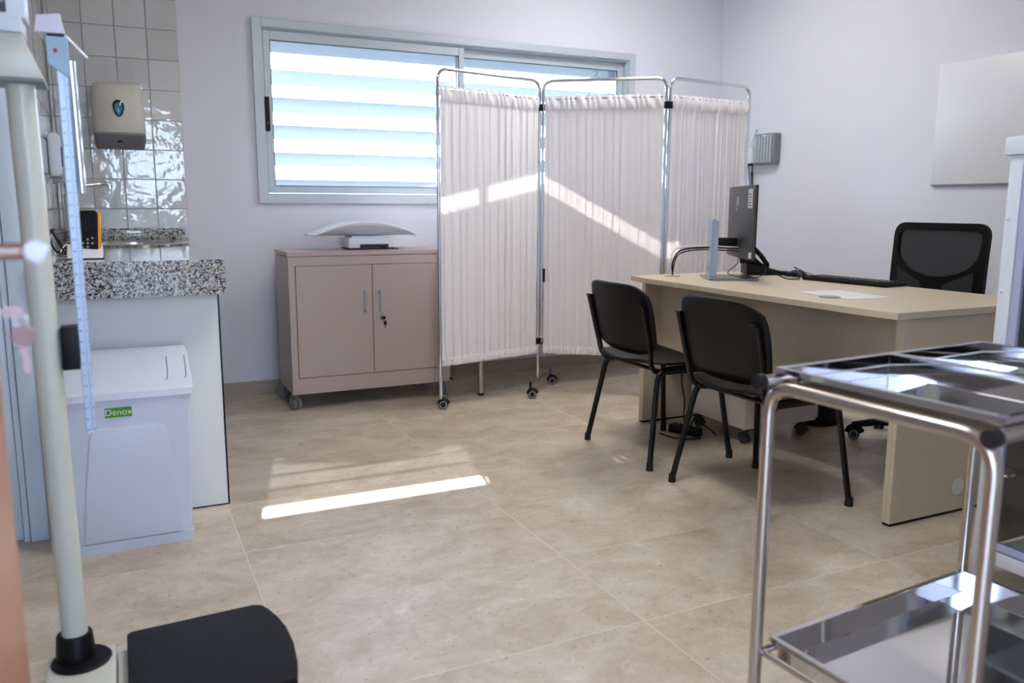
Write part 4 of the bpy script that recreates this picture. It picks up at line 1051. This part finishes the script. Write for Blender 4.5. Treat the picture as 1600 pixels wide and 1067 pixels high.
b = bm_new(); box(b, GX0 + .04, GX1 - .04, GY1 - .028, GY1 - .023, .10, GZ); obj('side_pane', b, GLASS2, gc, smooth=False)
for y0, y1 in ((GY0 + .040, (GY0 + GY1) / 2 - .002), ((GY0 + GY1) / 2 + .002, GY1 - .040)):
    b = bm_new(); w = .022
    for (a_, b_, c_, d_) in ((y0, y0 + w, .105, GZ - .004), (y1 - w, y1, .105, GZ - .004), (y0 + w, y1 - w, .105, .105 + w), (y0 + w, y1 - w, GZ - .004 - w, GZ - .004)):
        box(b, GX0 + .004, GX0 + .020, a_, b_, c_, d_, .001, 1)
    df = obj('door_frame', b, mat('bluish_door_frame', (176, 180, 206), .35), gc)
    b = bm_new(); box(b, GX0 + .010, GX0 + .014, y0 + w, y1 - w, .105 + w, GZ - .004 - w); obj('door_pane', b, GLASS2, df, smooth=False)
b = bm_new(); tube(b, bend([(GX0 + .004, GY1 - .05, .35), (GX0 - .03, GY1 - .05, .35), (GX0 - .03, GY1 - .10, .345), (GX0 + .004, GY1 - .10, .345)], .01), .005, 8); obj('door_pull', b, BRUSHED, gc)
bx_ = thing('storage_box', 'white storage box on the inner shelf of the glass cabinet', 'box', (2.46, 1.2, .10))
b = bm_new(); box(b, 2.36, 2.60, 1.02, 1.28, .1006, .42, .004); obj('box_body', b, WLAC, bx_)
b = bm_new(); box(b, 2.352, 2.608, 1.012, 1.288, .4205, .45, .004); obj('box_lid', b, WHITE, bx_)

# ---------------- stainless instrument trolley in the right foreground
tr = thing('instrument_trolley', 'stainless steel instrument trolley with bent tube frame in the right foreground', 'trolley', (1.140, 1.202, 0), R(4.0))
# local: +x along the long side to the right, -y towards the camera; origin under the far left corner
TL_, TWd, ZT, ZS = .690, .442, .777, .215
tube_r = .0125
for i, x in enumerate((-.012, TL_ - .005)):
    pts = bend([(x, -.004, .07), (x, -.004, ZT - .018), (x, -TWd - .004, ZT - .018), (x, -TWd - .004, .07)], .058, 8)
    b = bm_new(); tube(b, pts, tube_r, 16); tf = L(b, 'frame_tube', BRUSHED, tr)
# long rails under the trays
for z in (ZT - .010, ZS - .012):
    for y in (.004 if z > .5 else -.010, -TWd - .008 if z > .5 else -TWd + .006):
        b = bm_new(); tube(b, [(-.026 if z > .5 else -.004, y, z), (TL_ + .01, y, z)], .0115 if z > .5 else .008, 12); rl = L(b, 'rail', BRUSHED, tr)
        if z > .5:
            for xx in (-.026, TL_ + .01):
                b = bm_new(); cyl(b, (xx - .016 if xx < 0 else xx, y, z), (xx + .001 if xx < 0 else xx + .016, y, z), .0145, seg=18); L(b, 'rail_cap', RUBBER, rl)
    for x in (-.004, TL_ - .012):
        if z < .5:
            b = bm_new(); tube(b, [(x, -.004, z), (x, -TWd, z)], .007, 10); L(b, 'rail', BRUSHED, tr)
def tray_bm(x0, x1, y0, y1, z, dep, rim=.012):
    """shallow tray with folded rim; outer rim at z"""
    b = bm_new()
    def loop(dx, zz): return [b.verts.new(p) for p in ((x0 + dx, y0 + dx, zz), (x1 - dx, y0 + dx, zz), (x1 - dx, y1 - dx, zz), (x0 + dx, y1 - dx, zz))]
    ls = [loop(0, z - .012), loop(0, z), loop(rim, z), loop(rim + .002, z - dep), ]
    ls2 = [loop(rim - .0015, z - .0015), loop(rim + .0005, z - dep - .0015)]
    for a_, c_ in zip(ls[:-1], ls[1:]):
        for k in range(4): b.faces.new((a_[k], a_[(k + 1) % 4], c_[(k + 1) % 4], c_[k]))
    b.faces.new(ls[-1])
    a_, c_ = ls2
    for k in range(4): b.faces.new((a_[k], a_[(k + 1) % 4], c_[(k + 1) % 4], c_[k]))
    b.faces.new(c_[::-1]); 
    for k in range(4): b.faces.new((ls[0][k], ls[0][(k + 1) % 4], a_[(k + 1) % 4], a_[k]))
    bmesh.ops.recalc_face_normals(b, faces=b.faces)
    bmesh.ops.bevel(b, geom=[e for e in b.edges if len(e.link_faces) == 2], offset=.0011, segments=2, profile=.5, affect='EDGES')
    return b
MIRR = mat('polished_tray_steel', (206, 204, 204), .05, 1)
xc = .352
L(tray_bm(.010, xc - .001, -TWd - .002, .006, ZT + .014, .046), 'tray', MIRR, tr, smooth=False)
L(tray_bm(xc + .001, TL_ - .004, -TWd - .002, .006, ZT + .014, .046), 'tray', MIRR, tr, smooth=False)
L(tray_bm(.018, TL_ - .014, -TWd + .006, -.008, ZS + .015, .052), 'lower_tray', MIRR, tr, smooth=False)
for x in (-.012, TL_ - .005):
    for y in (-.004, -TWd - .004):
        b = bm_new(); cyl(b, (x, y, .055), (x, y, .085), .012)
        tube(b, [(x + .012 + .033 * math.cos(a), y, .036 + .035 * math.sin(a)) for a in [PI * k / 10 for k in range(11)]], .010, 8); cs = L(b, 'castor', GREY, tr)
        b = bm_new(); cyl(b, (x + .012, y - .011, .031), (x + .012, y + .011, .031), .031, seg=24); L(b, 'wheel', RUBBER, cs)
